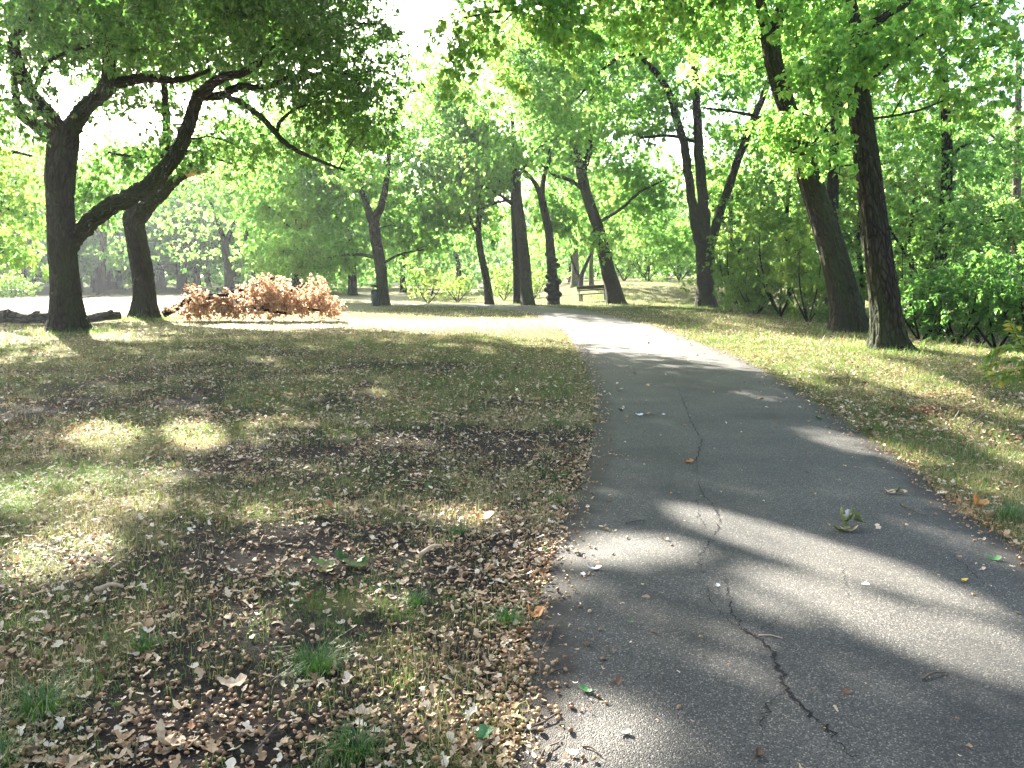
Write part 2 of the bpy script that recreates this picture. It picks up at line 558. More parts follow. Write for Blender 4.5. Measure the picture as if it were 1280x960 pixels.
def spray_leaves(centers, dirs, R, n_leaf, L, rng, flat=.24, droop=.25):
    """leaf sprays: rosettes of five to eight leaves at the ends of small twigs"""
    C, D, NN = [], [], []
    for c, dr in zip(centers, dirs):
        k = max(8, int(n_leaf * rng.uniform(.5, 1.4)))
        r = R * rng.uniform(.6, 1.3)
        dr = unit(dr * np.array([1, 1, .35]) + rng.normal(0, .12, 3))
        side = unit(np.cross(dr, [0, 0, 1.0]))
        upv = np.cross(side, dr)
        m = max(2, int(k / 6.5))
        a = rng.uniform(-.75, .8, m)
        b = rng.normal(0, .42, m) * (1.05 - .55 * np.abs(a))
        h = rng.normal(0, flat, m) - droop * (a * a + b * b)
        ro = c + r * (a[:, None] * dr + b[:, None] * side + h[:, None] * upv)
        w_ = unit(dr * rng.uniform(.3, 1, m)[:, None] + side * (np.sign(b) * rng.uniform(.1, 1, m))[:, None] + rng.normal(0, .25, (m, 3)) - np.array([0, 0, .2]))
        q = rng.integers(0, m, k)
        ld = unit(w_[q] * .8 + rand_unit(k, rng) * .85 - np.array([0, 0, .25]))
        p = ro[q] + ld * L * rng.uniform(.45, .75, k)[:, None] + rng.normal(0, .12 * L, (k, 3))
        nn = np.array([0, 0, 1.0]) + rand_unit(k, rng) * .65
        C.append(p); D.append(ld); NN.append(nn)
    return np.concatenate(C), np.concatenate(D), np.concatenate(NN)


def ell(px, py, d, rx, ry, rd, n):
    c = P(px, py, d)
    k = d / FPX
    return (c, np.array([rx * k, rd, ry * k]), n)


def samp(ells, rng, minz=1.2, mul=1.0):
    out = []
    for c, r, n in ells:
        n = int(n * mul)
        u = rand_unit(n, rng) * (rng.random(n) ** .42)[:, None]
        p = c + u * r
        p[:, 2] = np.maximum(p[:, 2], minz + rng.random(n) * .6)
        out.append(p)
    return np.concatenate(out)


def grow(skel, skr, att, rng, rmax=.07):
    """connect every attractor to the nearest older wood; returns branch polylines"""
    P_, R_ = [np.asarray(skel)], [np.asarray(skr)]
    pos, rad = np.asarray(skel, float), np.asarray(skr, float)
    dist = np.min(np.linalg.norm(att[:, None] - pos[None, ::max(1, len(pos) // 60)], axis=2), axis=1)
    order = np.argsort(dist)
    br, dirs = [], np.zeros_like(att)
    for i in order:
        a = att[i]
        dv = a - pos
        dd = np.linalg.norm(dv, axis=1)
        cost = dd + .35 * np.maximum(0, pos[:, 2] - a[2]) + .1 * (rad < .02) * 1.0
        j = int(np.argmin(cost))
        p0, r0 = pos[j], rad[j]
        ln = dd[j]
        if ln < .05: continue
        mid = (p0 + a) / 2 + np.array([0, 0, .10 * ln]) + rng.normal(0, .09 * ln, 3)
        m = max(3, min(7, int(ln / .5) + 2))
        t = np.linspace(0, 1, m + 1)[:, None]
        pl = (1 - t) ** 2 * p0 + 2 * t * (1 - t) * mid + t * t * a
        pl[1:-1] += rng.normal(0, .025 * ln, (m - 1, 3))
        rb = min(r0 * .7, .010 + .014 * ln, rmax)
        rl = np.linspace(rb, max(.006, rb * .25), m + 1)
        br.append((pl, rl))
        dirs[i] = a - pl[-2] + .3 * (a - p0)
        pos = np.vstack([pos, pl[1:]])
        rad = np.concatenate([rad, rl[1:]])
    return br, dirs


def make_crown(name, root, org, att, skel, skr, rng, R=.9, n_leaf=80, L=.12, mat=None, bark=None, cull=True, sides=4, w=.6, hue=(0, .96), flat=.24):
    br, dirs = grow(skel, skr, att, rng)
    C, D, NN = spray_leaves(att, dirs + np.array([1e-4, 0, 0]), R, n_leaf, L, rng, flat=flat)
    # some leaves along the twigs too
    if cull:
        k = keep_mask(C, rng)
        C, D, NN = C[k], D[k], NN[k]
    n = len(C)
    LL = L * rng.uniform(.5, 1.4, n)
    V, Q = leaf_arrays(C, D, NN, LL, w=w, rng=rng)
    # one tone per clump plus scatter
    tone = np.clip(.5 * fbm(C[:, 0] * .55 + C[:, 2] * .3, C[:, 1] * .55 + C[:, 2] * .5, 3) + .5 * rng.random(n), 0, 1)
    tone = hue[0] + (hue[1] - hue[0]) * np.clip((tone - .25) / .5, 0, 1)
    odd = rng.random(n)
    tone = np.where(odd > .997, rng.uniform(.95, 1, n), tone)
    T = Tubes()
    for i, (pl, rl) in enumerate(br):
        T.tube(pl, rl, sides, cap=False, seed=i)
    if T.n:
        tv, tq, _, tb = T.arrays()
        nv = len(V)
        V = np.concatenate([V, tv])
        mi = np.concatenate([np.zeros(len(Q), int), np.ones(len(tq), int)])
        Q = np.concatenate([Q, tq + nv])
        tint = np.concatenate([np.repeat(tone, 5), np.zeros(len(tv))])
        bk = np.concatenate([np.zeros((nv, 3)), tb])
    else:
        mi, tint, bk = np.zeros(len(Q), int), np.repeat(tone, 5), np.zeros((len(V), 3))
    me = mesh_np(name, V - org, Q, None, (mat or LEAF, bark or BARK), mi, tint, bk)
    return link('crown', me, root)


def limb_pts(spec, d):
    """(px, py, width_px[, depth offset]) -> 3D polyline and radii"""
    pts = [P(s[0], s[1], d + (s[3] if len(s) > 3 else 0)) for s in spec]
    rad = [s[2] * .46 * d / FPX for s in spec]
    return np.array(pts), np.array(rad)


def build_tree(name, label, d, trunk, limbs, ells, R=.9, n_leaf=80, L=.12, mat=None, bark=None, dens=1.1, flare=.75, seed=1, group=None, cat='tree',
               sides=16, hue=(0, .93), rough=.06, extra=None, minz=1.2, w=.6, cull=True, flat=.15, ws=1.0):
    dens = dens * (1.25 if d > 35 else 1.0)
    rng = np.random.default_rng(seed)
    bark = bark or BARK
    tp, tr = limb_pts(trunk, d)
    tr = tr * ws
    base = tp[0].copy()
    base[2] = float(terrain(base[0], base[1]))
    tp[0] = base - np.array([0, 0, .12])
    root = thing(name, label, cat, base, group)
    near = d < 32
    sp, sr = catmull(tp, tr, 26 if near else 6)
    T = Tubes().tube(sp, sr, 72 if near else sides, rough, flare, seed, ridge=.085 if near else 0)
    if extra: extra(T, base)
    link('trunk', T.mesh('trunk', bark, base), root)
    skel, skr = [sp[len(sp) // 3:]], [sr[len(sp) // 3:]]
    for i, lb in enumerate(limbs):
        lp, lr = limb_pts(lb, d)
        q, r = catmull(lp, lr * ws, 12 if near else 5)
        if len(q) > 4:
            q[2:-1] += rng.normal(0, .10, (len(q) - 3, 3)) * r[2:-1, None]
        link('limb', Tubes().tube(q, r, 40 if near and r[0] > .12 else 12, rough * .6, 0, ridge=.07 if near and r[0] > .12 else 0, seed= seed * 50 + i).mesh('limb', bark, base), root)
        skel.append(q); skr.append(r)
    if ells:
        att = samp(ells, rng, minz, dens)
        make_crown(name + '_crown', root, base, att, np.concatenate(skel), np.concatenate(skr), rng, R, n_leaf, L, mat, bark, cull=cull, hue=hue, w=w, flat=flat)
    return root


# ------------------------------------------------------------------ ground and path
PATH_ROWS = [(1010, 626, 1888), (960, 640, 1690), (890, 650, 1560), (800, 660, 1435), (740, 676, 1345), (690, 693, 1282), (640, 708, 1205), (580, 734, 1130), (540, 742, 1075),
             (500, 741, 1018), (470, 734, 968), (450, 727, 930), (430, 716, 880), (412, 700, 830), (400, 682, 790), (390, 652, 745), (385, 600, 705), (382, 535, 655), (380, 440, 600)]
pl = np.array([G(l, y) for y, l, r in PATH_ROWS])
pr = np.array([G(r, y) for y, l, r in PATH_ROWS])
pl = np.vstack([[pl[0][0] + dx, yy, 0] for dx, yy in ((-.5, -6), (-.25, -2), (-.1, .4), (-.04, 1.4), (-.02, 1.8))] + [pl])
pr = np.vstack([[pr[0][0] + dx, yy, 0] for dx, yy in ((-.5, -6), (-.25, -2), (-.1, .4), (-.04, 1.4), (-.02, 1.8))] + [pr])
PLs, _ = catmull(pl, np.zeros(len(pl)), 14)
PRs, _ = catmull(pr, np.zeros(len(pr)), 14)
POLY = np.vstack([PLs[:, :2], PRs[::-1, :2]])


def in_path(x, y, grow_=0.0):
    """boolean: inside the path outline"""
    x = np.asarray(x, float); y = np.asarray(y, float)
    c = np.zeros(x.shape, bool)
    A = POLY
    B = np.roll(POLY, -1, 0)
    for (x0, y0), (x1, y1) in zip(A, B):
        if y0 == y1: continue
        hit = ((y0 > y) != (y1 > y)) & (x < (x1 - x0) * (y - y0) / (y1 - y0) + x0)
        c ^= hit
    return c


def path_dist(x, y):
    """rough distance to the nearest path edge"""
    E = np.vstack([PLs[:, :2], PRs[:, :2]])
    x = np.asarray(x, float).ravel(); y = np.asarray(y, float).ravel()
    out = np.empty(len(x))
    for s in range(0, len(x), 20000):
        q = np.stack([x[s:s + 20000], y[s:s + 20000]], 1)
        out[s:s + 20000] = np.sqrt(((q[:, None] - E[None]) ** 2).sum(2)).min(1)
    return out


def turf_density(x, y):
    """0 bare soil .. 1 full grass"""
    n = fbm(x * .9, y * .9, 4)
    big = fbm(x * .17 + 40, y * .17 + 11, 3)
    d = np.hypot(x, y)
    t = .52 + 2.0 * (n - .5) + .9 * (big - .5) + .35 * sstep(5, 16, d) + .35 * sstep(18, 30, d)
    right = sstep(2.5, 4.0, x - .0 * y) * sstep(3, 6, y)
    t = t + .45 * right
    # worn earth under the middle of the lawn and by the path
    worn = np.exp(-(((x + 3.0) / 3.2) ** 2 + ((y - 13) / 3.0) ** 2)) + .0 * np.exp(-(((x + 1.2) / 1.2) ** 2 + ((y - 4.0) / 1.8) ** 2))
    return np.clip(t - .4 * worn, 0, 1)


def build_ground():
    rr = np.concatenate([[0.0], np.geomspace(.6, 1500, 250)])
    na = 384
    th = np.linspace(0, 2 * np.pi, na, endpoint=False)
    X = rr[:, None] * np.sin(th)[None]
    Y = rr[:, None] * np.cos(th)[None]
    Z = terrain(X, Y)
    V = np.stack([X, Y, Z], -1).reshape(-1, 3)
    idx = np.arange(len(rr) * na).reshape(len(rr), na)
    a, b = idx[:-1], idx[1:]
    Q = np.stack([a, np.roll(a, -1, 1), np.roll(b, -1, 1), b], -1).reshape(-1, 4)[:, ::-1]
    tf = turf_density(V[:, 0], V[:, 1])
    me = mesh_np('ground', V, Q, None, (ground_mat(),), turf=tf, smooth=True)
    x, y = V[:, 0], V[:, 1]
    a = me.attributes.new('straw', 'FLOAT', 'POINT')
    # worn dry field and strip before fallen branch: sunlit brightness painted as paler ground
    straw = sstep(31, 38, y) * (1 - sstep(60, 70, y)) * (1 - sstep(-9, -5, x)) * .9
    straw = np.maximum(straw, .75 * np.exp(-((y - 27.5 - .1 * x) / 3.0) ** 2) * sstep(-13, -9, x) * (1 - sstep(2, 4, x)))
    a.data.foreach_set('value', (straw * np.clip(.4 + 1.2 * fbm(x * .5, y * .5, 3), 0, 1)).astype(np.float32))
    o = link('ground', me)
    tag(o, 'park lawn of dry patchy grass and bare dark soil', 'ground', kind='structure')


build_ground()


def build_path():
    n, m = len(PLs), 14
    rng = np.random.default_rng(5)
    V = []
    for i in range(n):
        jl, jr = rng.normal(0, .03), rng.normal(0, .03)
        across = unit(PRs[i] - PLs[i])
        l, r = PLs[i] + across * jl, PRs[i] - across * jr
        for k in range(m + 1):
            t = k / m
            p = l * (1 - t) + r * t
            p[2] = float(terrain(p[0], p[1])) + .012 + .02 * math.sin(math.pi * t)
            if k in (0, m): p[2] -= .009
            V.append(p)
    idx = np.arange(n * (m + 1)).reshape(n, m + 1)
    Q = np.stack([idx[:-1, :-1], idx[:-1, 1:], idx[1:, 1:], idx[1:, :-1]], -1).reshape(-1, 4)
    me = mesh_np('path', V, Q, None, (path_mat(),), smooth=True)
    ed = np.tile(np.array([max(0, 1 - min(k, m - k) / 2.0) for k in range(m + 1)]), n)
    me.attributes.new('edge', 'FLOAT', 'POINT').data.foreach_set('value', ed.astype(np.float32))
    o = link('path', me)
    tag(o, 'grey asphalt footpath curving away between the oaks', 'path', kind='structure')
    return o


PATH = build_path()


def path_z(x, y):
    """height of the asphalt (cambered)"""
    j = int(np.argmin((PLs[:, 1] - y) ** 2 + 0 * PLs[:, 0]))
    l, r = PLs[j], PRs[j]
    t = float(np.clip((x - l[0]) / max(r[0] - l[0], .1), 0, 1))
    return float(terrain(x, y)) + .012 + .02 * math.sin(math.pi * t)


def crack(pxs, wmm, seed):
    rng = np.random.default_rng(seed)
    pts = np.array([G(x, y) for x, y in pxs])
    q, _ = catmull(pts, np.zeros(len(pts)), 16)
    q[:, :2] += rng.normal(0, .009, (len(q), 2))
    tan = unit(np.gradient(q, axis=0))
    side = np.stack([-tan[:, 1], tan[:, 0], np.zeros(len(q))], 1)
    wd = wmm / 1000 * rng.uniform(.15, 1.9, len(q)) * np.sin(np.linspace(.25, 2.9, len(q)))
    for p in q: p[2] = path_z(p[0], p[1]) + .004
    V = np.stack([q - side * wd[:, None], q + side * wd[:, None]], 1).reshape(-1, 3)
    i = np.arange(len(q) - 1) * 2
    Q = np.stack([i, i + 1, i + 3, i + 2], 1)
    link('crack', mesh_np('crack', V, Q, None, (CRACK,)), PATH)


crack([(872, 603), (878, 622), (893, 640), (899, 660), (887, 685), (876, 702), (877, 722)], 3.6, 1)
crack([(905, 728), (912, 760), (925, 792), (955, 812), (972, 845), (985, 872), (1000, 892), (1032, 922), (1066, 958)], 5, 2)
crack([(872, 628), (874, 650), (884, 668)], 2.5, 3)
crack([(840, 470), (850, 495), (858, 515), (866, 535), (876, 556), (870, 580), (872, 600)], 3.4, 4)
crack([(985, 872), (960, 895), (948, 930)], 2, 8)
crack([(940, 800), (965, 790), (982, 770)], 1.5, 9)
crack([(1048, 705), (1058, 735), (1056, 762)], 1.3, 5)
crack([(1180, 690), (1205, 712), (1232, 738)], 1.6, 6)
crack([(875, 728), (905, 778), (945, 806)], 1.3, 7)

# ------------------------------------------------------------------ litter, acorns, grass (what nobody could count)
RL = np.random.default_rng(77)


def scatter(n, dmin, dmax, half=36, power=1.0, rng=RL):
    """points in the view wedge, distance-weighted"""
    d = (dmin ** (2 - power) + rng.random(n) * (dmax ** (2 - power) - dmin ** (2 - power))) ** (1 / (2 - power))
    a = np.radians(rng.uniform(-half, half, n))
    return np.stack([d * np.sin(a), d * np.cos(a)], 1)


def litter_cluster(x, y):
    return .68 * np.clip(.5 + 1.5 * (fbm(x * 1.7 + 5, y * 1.7 + 3, 3) - .45), .12, 1)


def lobed(c, yaw, L, curl, tint, tilt, rng):
    """oak leaves with lobes: 6 stations x 3 vertices"""
    n = len(c)
    t = np.array([0, .16, .32, .47, .62, .78, .92, 1.0])
    wv = np.array([.04, .17, .11, .26, .16, .30, .17, .03])
    k = len(t)
    lx = np.repeat((t - .5)[None], n, 0) * L[:, None]
    jit = 1 + rng.normal(0, .12, (n, k))
    wl = wv[None] * L[:, None] * jit
    wr = wv[None] * L[:, None] * (1 + rng.normal(0, .12, (n, k)))
    zc = curl[:, None] * (lx ** 2) / L[:, None] * 2.0
    roll = rng.uniform(.1, .9, (n, 1))
    zl = zc + roll * wl
    zr = zc + rng.uniform(-.1, .9, (n, 1)) * wr
    X = np.stack([lx, lx, lx], 2)
    Yv = np.stack([wl, np.zeros_like(wl), -wr], 2)
    Z = np.stack([zl, zc, zr], 2)
    # tilt about y then yaw
    ct, st = np.cos(tilt)[:, None, None], np.sin(tilt)[:, None, None]
    X2, Z2 = X * ct + Z * st, -X * st + Z * ct
    cy, sy = np.cos(yaw)[:, None, None], np.sin(yaw)[:, None, None]
    XX = X2 * cy - Yv * sy + c[:, 0][:, None, None]
    YY = X2 * sy + Yv * cy + c[:, 1][:, None, None]
    Z2 = Z2 - Z2.min(axis=(1, 2), keepdims=True)
    ZZ = Z2 + c[:, 2][:, None, None]
    V = np.stack([XX, YY, ZZ], -1).reshape(-1, 3)
    i = (np.arange(n) * k * 3)[:, None, None]
    s = (np.arange(k - 1) * 3)[None, :, None]
    q1 = i + s + np.array([0, 1, 4, 3])
    q2 = i + s + np.array([1, 2, 5, 4])
    Q = np.concatenate([q1, q2], 1).reshape(-1, 4)
    return V, Q, np.repeat(tint, k * 3)


def gz(x, y):
    return terrain(x, y)


def litter_tint(n, rng):
    t = rng.beta(1.0, .8, n) * .93
    odd = rng.random(n)
    t = np.where(odd > .965, rng.uniform(.955, .97, n), t)
    t = np.where(odd > .992, 1.0, t)
    return t


def build_litter():
    rng = RL
    p = scatter(120000, 2.2, 9.5, 38, .85)
    dens = litter_cluster(p[:, 0], p[:, 1])
    edge = path_dist(p[:, 0], p[:, 1])
    ins = in_path(p[:, 0], p[:, 1])
    dens = np.where(ins, .6 * np.exp(-edge / .10) + .012, np.maximum(dens, .75 * np.exp(-edge / np.where(p[:, 0] > 1.8, .55, .25))))
    p = p[rng.random(len(p)) < dens]
    n = len(p)
    d = np.hypot(p[:, 0], p[:, 1])
    L = np.where(rng.random(n) < .035, rng.uniform(.035, .065, n), rng.gamma(2.2, .0088, n).clip(.006, .06)) * np.where(in_path(p[:, 0], p[:, 1]) & (rng.random(n) < .8), .5, 1)
    z = gz(p[:, 0], p[:, 1]) + rng.uniform(.001, .022, n) + .012 * in_path(p[:, 0], p[:, 1])
    c = np.stack([p[:, 0], p[:, 1], z], 1)
    tint = litter_tint(n, rng)
    V, Q, T = lobed(c, rng.uniform(0, 6.28, n), L, rng.normal(.25, .4, n), tint, rng.normal(0, .25, n), rng)
    # farther leaves as simple folded ones
    p2 = scatter(220000, 8.5, 36, 37, .78)
    dn = litter_cluster(p2[:, 0], p2[:, 1])
    e2 = path_dist(p2[:, 0], p2[:, 1])
    i2 = in_path(p2[:, 0], p2[:, 1])
    dn = np.where(p2[:, 0] > 2.5, np.clip(dn * 1.9 + .08, 0, 1), dn)
    dn = np.clip(dn * (1.5 - .6 * sstep(14, 30, p2[:, 1])), 0, 1)
    dn = np.where(i2, .5 * np.exp(-e2 / .14) + .008, np.maximum(dn * .8, .8 * np.exp(-e2 / np.where(p2[:, 0] > 1.8, .6, .3))))
    p2 = p2[rng.random(len(p2)) < dn]
    m = len(p2)
    c2 = np.stack([p2[:, 0], p2[:, 1], gz(p2[:, 0], p2[:, 1]) + rng.uniform(.012, .045, m)], 1)
    dd = rand_unit(m, rng) * np.array([1, 1, .3])
    L2 = rng.gamma(3.0, .0115, m).clip(.015, .09)
    V2, Q2 = leaf_arrays(c2, dd, np.array([0, 0, 1.0]) + rand_unit(m, rng) * .45, L2, .55, .25, -.15)
    t2 = litter_tint(m, rng)
    o = link('leaf_litter', mesh_np('leaf_litter', np.concatenate([V, V2]), np.concatenate([Q, Q2 + len(V)]), None, (LITTER,), tint=np.concatenate([T, np.repeat(t2, 5)])))
    tag(o, 'dry brown and tan oak leaf litter strewn over the lawn and verge', 'leaf litter', kind='stuff')


build_litter()


def acorn_shape(seg=8, rings=5):
    V, Q = [], []
    for j in range(rings + 1):
        f = math.pi * j / rings
        for i in range(seg):
            a = 2 * math.pi * i / seg
            r = math.sin(f) * .5 * (1 if j else .1)
            r = max(r, .02)
            V.append((-math.cos(f) * .68, math.cos(a) * r, math.sin(a) * r))
    for j in range(rings):
        for i in range(seg):
            Q.append((j * seg + i, j * seg + (i + 1) % seg, (j + 1) * seg + (i + 1) % seg, (j + 1) * seg + i))
    return np.array(V), np.array(Q)


def acorn_density(x, y):
    e = path_dist(x, y)
    ins = in_path(x, y)
    base = np.clip(.1 + 1.6 * (fbm(x * 1.3 + 30, y * 1.3 + 8, 3) - .40), .03, 1) * (1 - sstep(3.2, 7, np.hypot(x, y))) * .55
    left = np.where(x < 1.0, 1, .4)
    dens = np.maximum(base * left, .95 * np.exp(-e / .22) * (1 - sstep(4, 9, y)))
    return np.where(ins, .35 * np.exp(-e / .08) * (1 - sstep(4, 9, y)) + .003, dens)


AV, AQ = acorn_shape()
RA = np.random.default_rng(21)
ap = scatter(60000, 2.3, 8.0, 37, .9, RA)
ap = ap[RA.random(len(ap)) < .75 * acorn_density(ap[:, 0], ap[:, 1])]
ap = ap[np.argsort(np.hypot(ap[:, 0], ap[:, 1]))]
apx, apy = project(np.stack([ap[:, 0], ap[:, 1], np.zeros(len(ap))], 1))
vis = (apx > -5) & (apx < 1285) & (apy < 963)
ap = np.concatenate([ap[vis]])
acorn_me = [mesh_np('acorn', AV * np.array([1, s, s]), AQ, None, (ACORN,), smooth=True) for s in (.9, 1.0, 1.15)]
for i in range(min(300, len(ap))):
    x, y = ap[i]
    s = RA.uniform(.0135, .019)
    o = link('acorn', acorn_me[i % 3])
    zz = path_z(x, y) if bool(in_path(np.array([x]), np.array([y]))[0]) else float(terrain(x, y))
    o.location = (x, y, zz + s * .5 + RA.uniform(0, .008))
    o.rotation_euler = (RA.uniform(0, 6), RA.uniform(-.3, .3), RA.uniform(0, 6.28))
    o.scale = (s, s, s)
    tag(o, 'brown acorn lying in the soil and litter closest to the viewer', 'acorn', 'acorns in the near litter')
rest = ap[300:]
if len(rest):
    n = len(rest)
    s = RA.uniform(.0125, .018, n)
    yaw = RA.uniform(0, 6.28, n)
    R0 = np.stack([np.cos(yaw), np.sin(yaw)], 1)
    B = AV[None] * s[:, None, None]
    X = B[:, :, 0] * R0[:, :1] - B[:, :, 1] * R0[:, 1:] + rest[:, :1]
    Y = B[:, :, 0] * R0[:, 1:] + B[:, :, 1] * R0[:, :1] + rest[:, 1:]
    Z = B[:, :, 2] + (terrain(rest[:, 0], rest[:, 1]) + s * .5 + RA.uniform(0, .012, n) + .012 * in_path(rest[:, 0], rest[:, 1]))[:, None]
    V = np.stack([X, Y, Z], -1).reshape(-1, 3)
    Q = (np.arange(n)[:, None, None] * len(AV) + AQ[None]).reshape(-1, 4)
    o = link('acorn_litter', mesh_np('acorn_litter', V, Q, None, (ACORN,), smooth=True))
    tag(o, 'scattered brown acorns spread over the soil beside the path', 'acorns', kind='stuff')


def blades(c, L, yaw, lean, wd, tint):
    n = len(c)
    dv = np.stack([np.cos(yaw), np.sin(yaw), np.zeros(n)], 1)
    sv = np.stack([-np.sin(yaw), np.cos(yaw), np.zeros(n)], 1)
    L_, w_, le = L[:, None], wd[:, None], lean[:, None]
    up = np.array([0, 0, 1.0])
    m = c + dv * L_ * .35 * le + up * L_ * .55
    t = c + dv * L_ * le + up * L_ * (1 - .45 * le ** 2).clip(.15)
    V = np.stack([c - sv * w_, c + sv * w_, m + sv * w_ * .8, m - sv * w_ * .8, t], 1).reshape(-1, 3)
    i = np.arange(n)[:, None] * 5
    return V, (i + np.array([0, 1, 2, 3])), (i + np.array([3, 2, 4])), np.repeat(tint, 5)


def build_grass():
    rng = np.random.default_rng(31)
    Vs, Qs, Ts, Ti = [], [], [], []
    nv = 0
    for (ncl, dmin, dmax, pw, bl, Lm, wd, spread) in ((26000, 2.3, 9, .7, 12, .042, .0013, .04), (30000, 8, 22, .6, 8, .05, .0026, .09), (18000, 20, 62, .55, 6, .07, .008, .28)):
        p = scatter(ncl, dmin, dmax, 38, pw, rng)
        td = turf_density(p[:, 0], p[:, 1])
        ins = in_path(p[:, 0], p[:, 1])
        td = np.where(ins, 0, td)
        td = td * (1 - .8 * np.exp(-((p[:, 1] - 27.5 - .1 * p[:, 0]) / 2.6) ** 2) * sstep(-13, -9, p[:, 0]) * (1 - sstep(2, 4, p[:, 0])))
        td = td * (1 - .8 * sstep(33, 38, p[:, 1]) * (1 - sstep(-9, -5, p[:, 0])))
        p = p[rng.random(len(p)) < td * 1.1]
        q = np.repeat(p, bl, 0) + rng.normal(0, spread, (len(p) * bl, 2))
        n = len(q)
        c = np.stack([q[:, 0], q[:, 1], terrain(q[:, 0], q[:, 1]) - .004], 1)
        L = rng.gamma(5, Lm / 5, n).clip(.012, .2) * np.repeat(rng.uniform(.5, 1.5, len(p)) * np.where(p[:, 0] > 3, 1.35, 1), bl)
        dry = np.repeat(np.clip(fbm(p[:, 0] * 1.1 + 70, p[:, 1] * 1.1 + 20, 3) * 1.6 - .36 + .14 * (p[:, 0] < 1.5) + rng.normal(0, .16, len(p)), 0, 1), bl)
        tint = np.clip(dry + rng.normal(0, .18, n), 0, 1)
        V, Q, T, ti = blades(c, L, rng.uniform(0, 6.28, n), rng.uniform(.15, 1.1, n), wd * rng.uniform(.7, 1.4, n), tint)
        Vs.append(V); Qs.append(Q + nv); Ts.append(T + nv); Ti.append(ti)
        nv += len(V)
    for (px, py, rad) in ((86, 416, .75), (184, 399, .7), (1062, 418, .75), (1112, 440, .6), (882, 384, .9), (770, 377, .9)):
        b = G(px, py)
        n = 1500
        a = rng.uniform(0, 6.28, n)
        rr = rad * rng.uniform(.75, 1.7, n)
        c = np.stack([b[0] + np.cos(a) * rr, b[1] + np.sin(a) * rr, np.zeros(n)], 1)
        c[:, 2] = terrain(c[:, 0], c[:, 1]) - .004
        V, Q, T, ti = blades(c, rng.gamma(5, .022, n).clip(.03, .28), rng.uniform(0, 6.28, n), rng.uniform(.1, .9, n), .004 * rng.uniform(.7, 1.4, n), np.clip(rng.normal(.35, .25, n), 0, 1))
        Vs.append(V); Qs.append(Q + nv); Ts.append(T + nv); Ti.append(ti)
        nv += len(V)
    o = link('grass', mesh_np('grass', np.concatenate(Vs), np.concatenate(Qs), np.concatenate(Ts), (GRASS,), tint=np.concatenate(Ti)))
    tag(o, 'short dry grass growing in patches over the lawn and verge', 'grass', kind='stuff')


build_grass()

# green grass tufts one can pick out
TUFTS = [((397, 838), .085, 150, 'dark green grass tuft on bare soil in the near lawn, by a pale leaf'), ((634, 778), .055, 110, 'bright green grass tuft at the path edge beside an orange leaf'),
         ((445, 945), .075, 130, 'green grass tuft at the bottom edge of the photo'), ((52, 892), .085, 160, 'broad green grass tuft among acorns at far lower left'),
         ((1258, 650), .09, 170, 'green grass tuft on the path edge beside orange leaves'), ((696, 628), .05, 90, 'small green grass tuft hugging the left path edge'),
         ((520, 755), .05, 80, 'sparse faded grass tuft on soil near a lying wood chip'), ((572, 668), .055, 90, 'green tuft in the sunlit dapple by the path'),
         ((695, 530), .06, 100, 'grass tuft on the lawn where the path bends'), ((180, 812), .06, 70, 'thin yellow green grass tuft among acorns on soil'), ((0, 955), .07, 100, 'grass tuft cut by the lower left corner')]
for k, ((px, py), h, nb, lab) in enumerate(TUFTS):
    g = G(px, py)
    nb = int(nb * 1.7)
    rng = np.random.default_rng(500 + k)
    q = rng.normal(0, .028 * (h / .07), (nb, 3)) * np.array([1, 1, 0])
    yaw = np.arctan2(q[:, 1], q[:, 0]) + rng.normal(0, .6, nb)
    V, Q, T, ti = blades(q * 1.25, rng.gamma(7, h / 6, nb), yaw, rng.uniform(.3, 1.35, nb), rng.uniform(.0011, .0022, nb), rng.random(nb))
    o = link('grass_tuft', mesh_np('grass_tuft', V, Q, T, (TUFT,), tint=ti))
    o.location = g
    tag(o, lab, 'grass tuft', 'green grass tufts')

# nearest fallen leaves, one object each
RF = np.random.default_rng(41)
leaf_protos = []
for k in range(12):
    t = [.1, .3, .42, .55, .62, .7, .78, .85, .9, .94, .5, .66][k]
    V, Q, T = lobed(np.zeros((1, 3)), np.zeros(1), np.ones(1), RF.normal(.3, .4, 1), np.array([t]), RF.normal(0, .15, 1), RF)
    leaf_protos.append(mesh_np('fallen_leaf', V, Q, None, (LITTER,), tint=T))
fp = scatter(4200, 2.35, 7.5, 36, 1.0, RF)
fe, fi = path_dist(fp[:, 0], fp[:, 1]), in_path(fp[:, 0], fp[:, 1])
fp = fp[(~fi) & (RF.random(len(fp)) < litter_cluster(fp[:, 0], fp[:, 1]) * .5)]
fx, fy = project(np.stack([fp[:, 0], fp[:, 1], np.zeros(len(fp))], 1))
fp = fp[(fx > -10) & (fx < 1290) & (fy < 970)]
fp = fp[np.argsort(np.hypot(fp[:, 0], fp[:, 1]))][:300]
for i, (x, y) in enumerate(fp):
    o = link('fallen_leaf', leaf_protos[int(RF.integers(12))])
    s = RF.uniform(.028, .066)
    o.location = (x, y, float(terrain(x, y)) + RF.uniform(.012, .028))
    o.rotation_euler = (RF.normal(0, .35), RF.normal(0, .3), RF.uniform(0, 6.28))
    o.scale = (s, s * RF.uniform(.8, 1.15), s)
    tag(o, 'dry curled oak leaf lying among acorns in the near litter', 'leaf', 'dry oak leaves in the near litter')


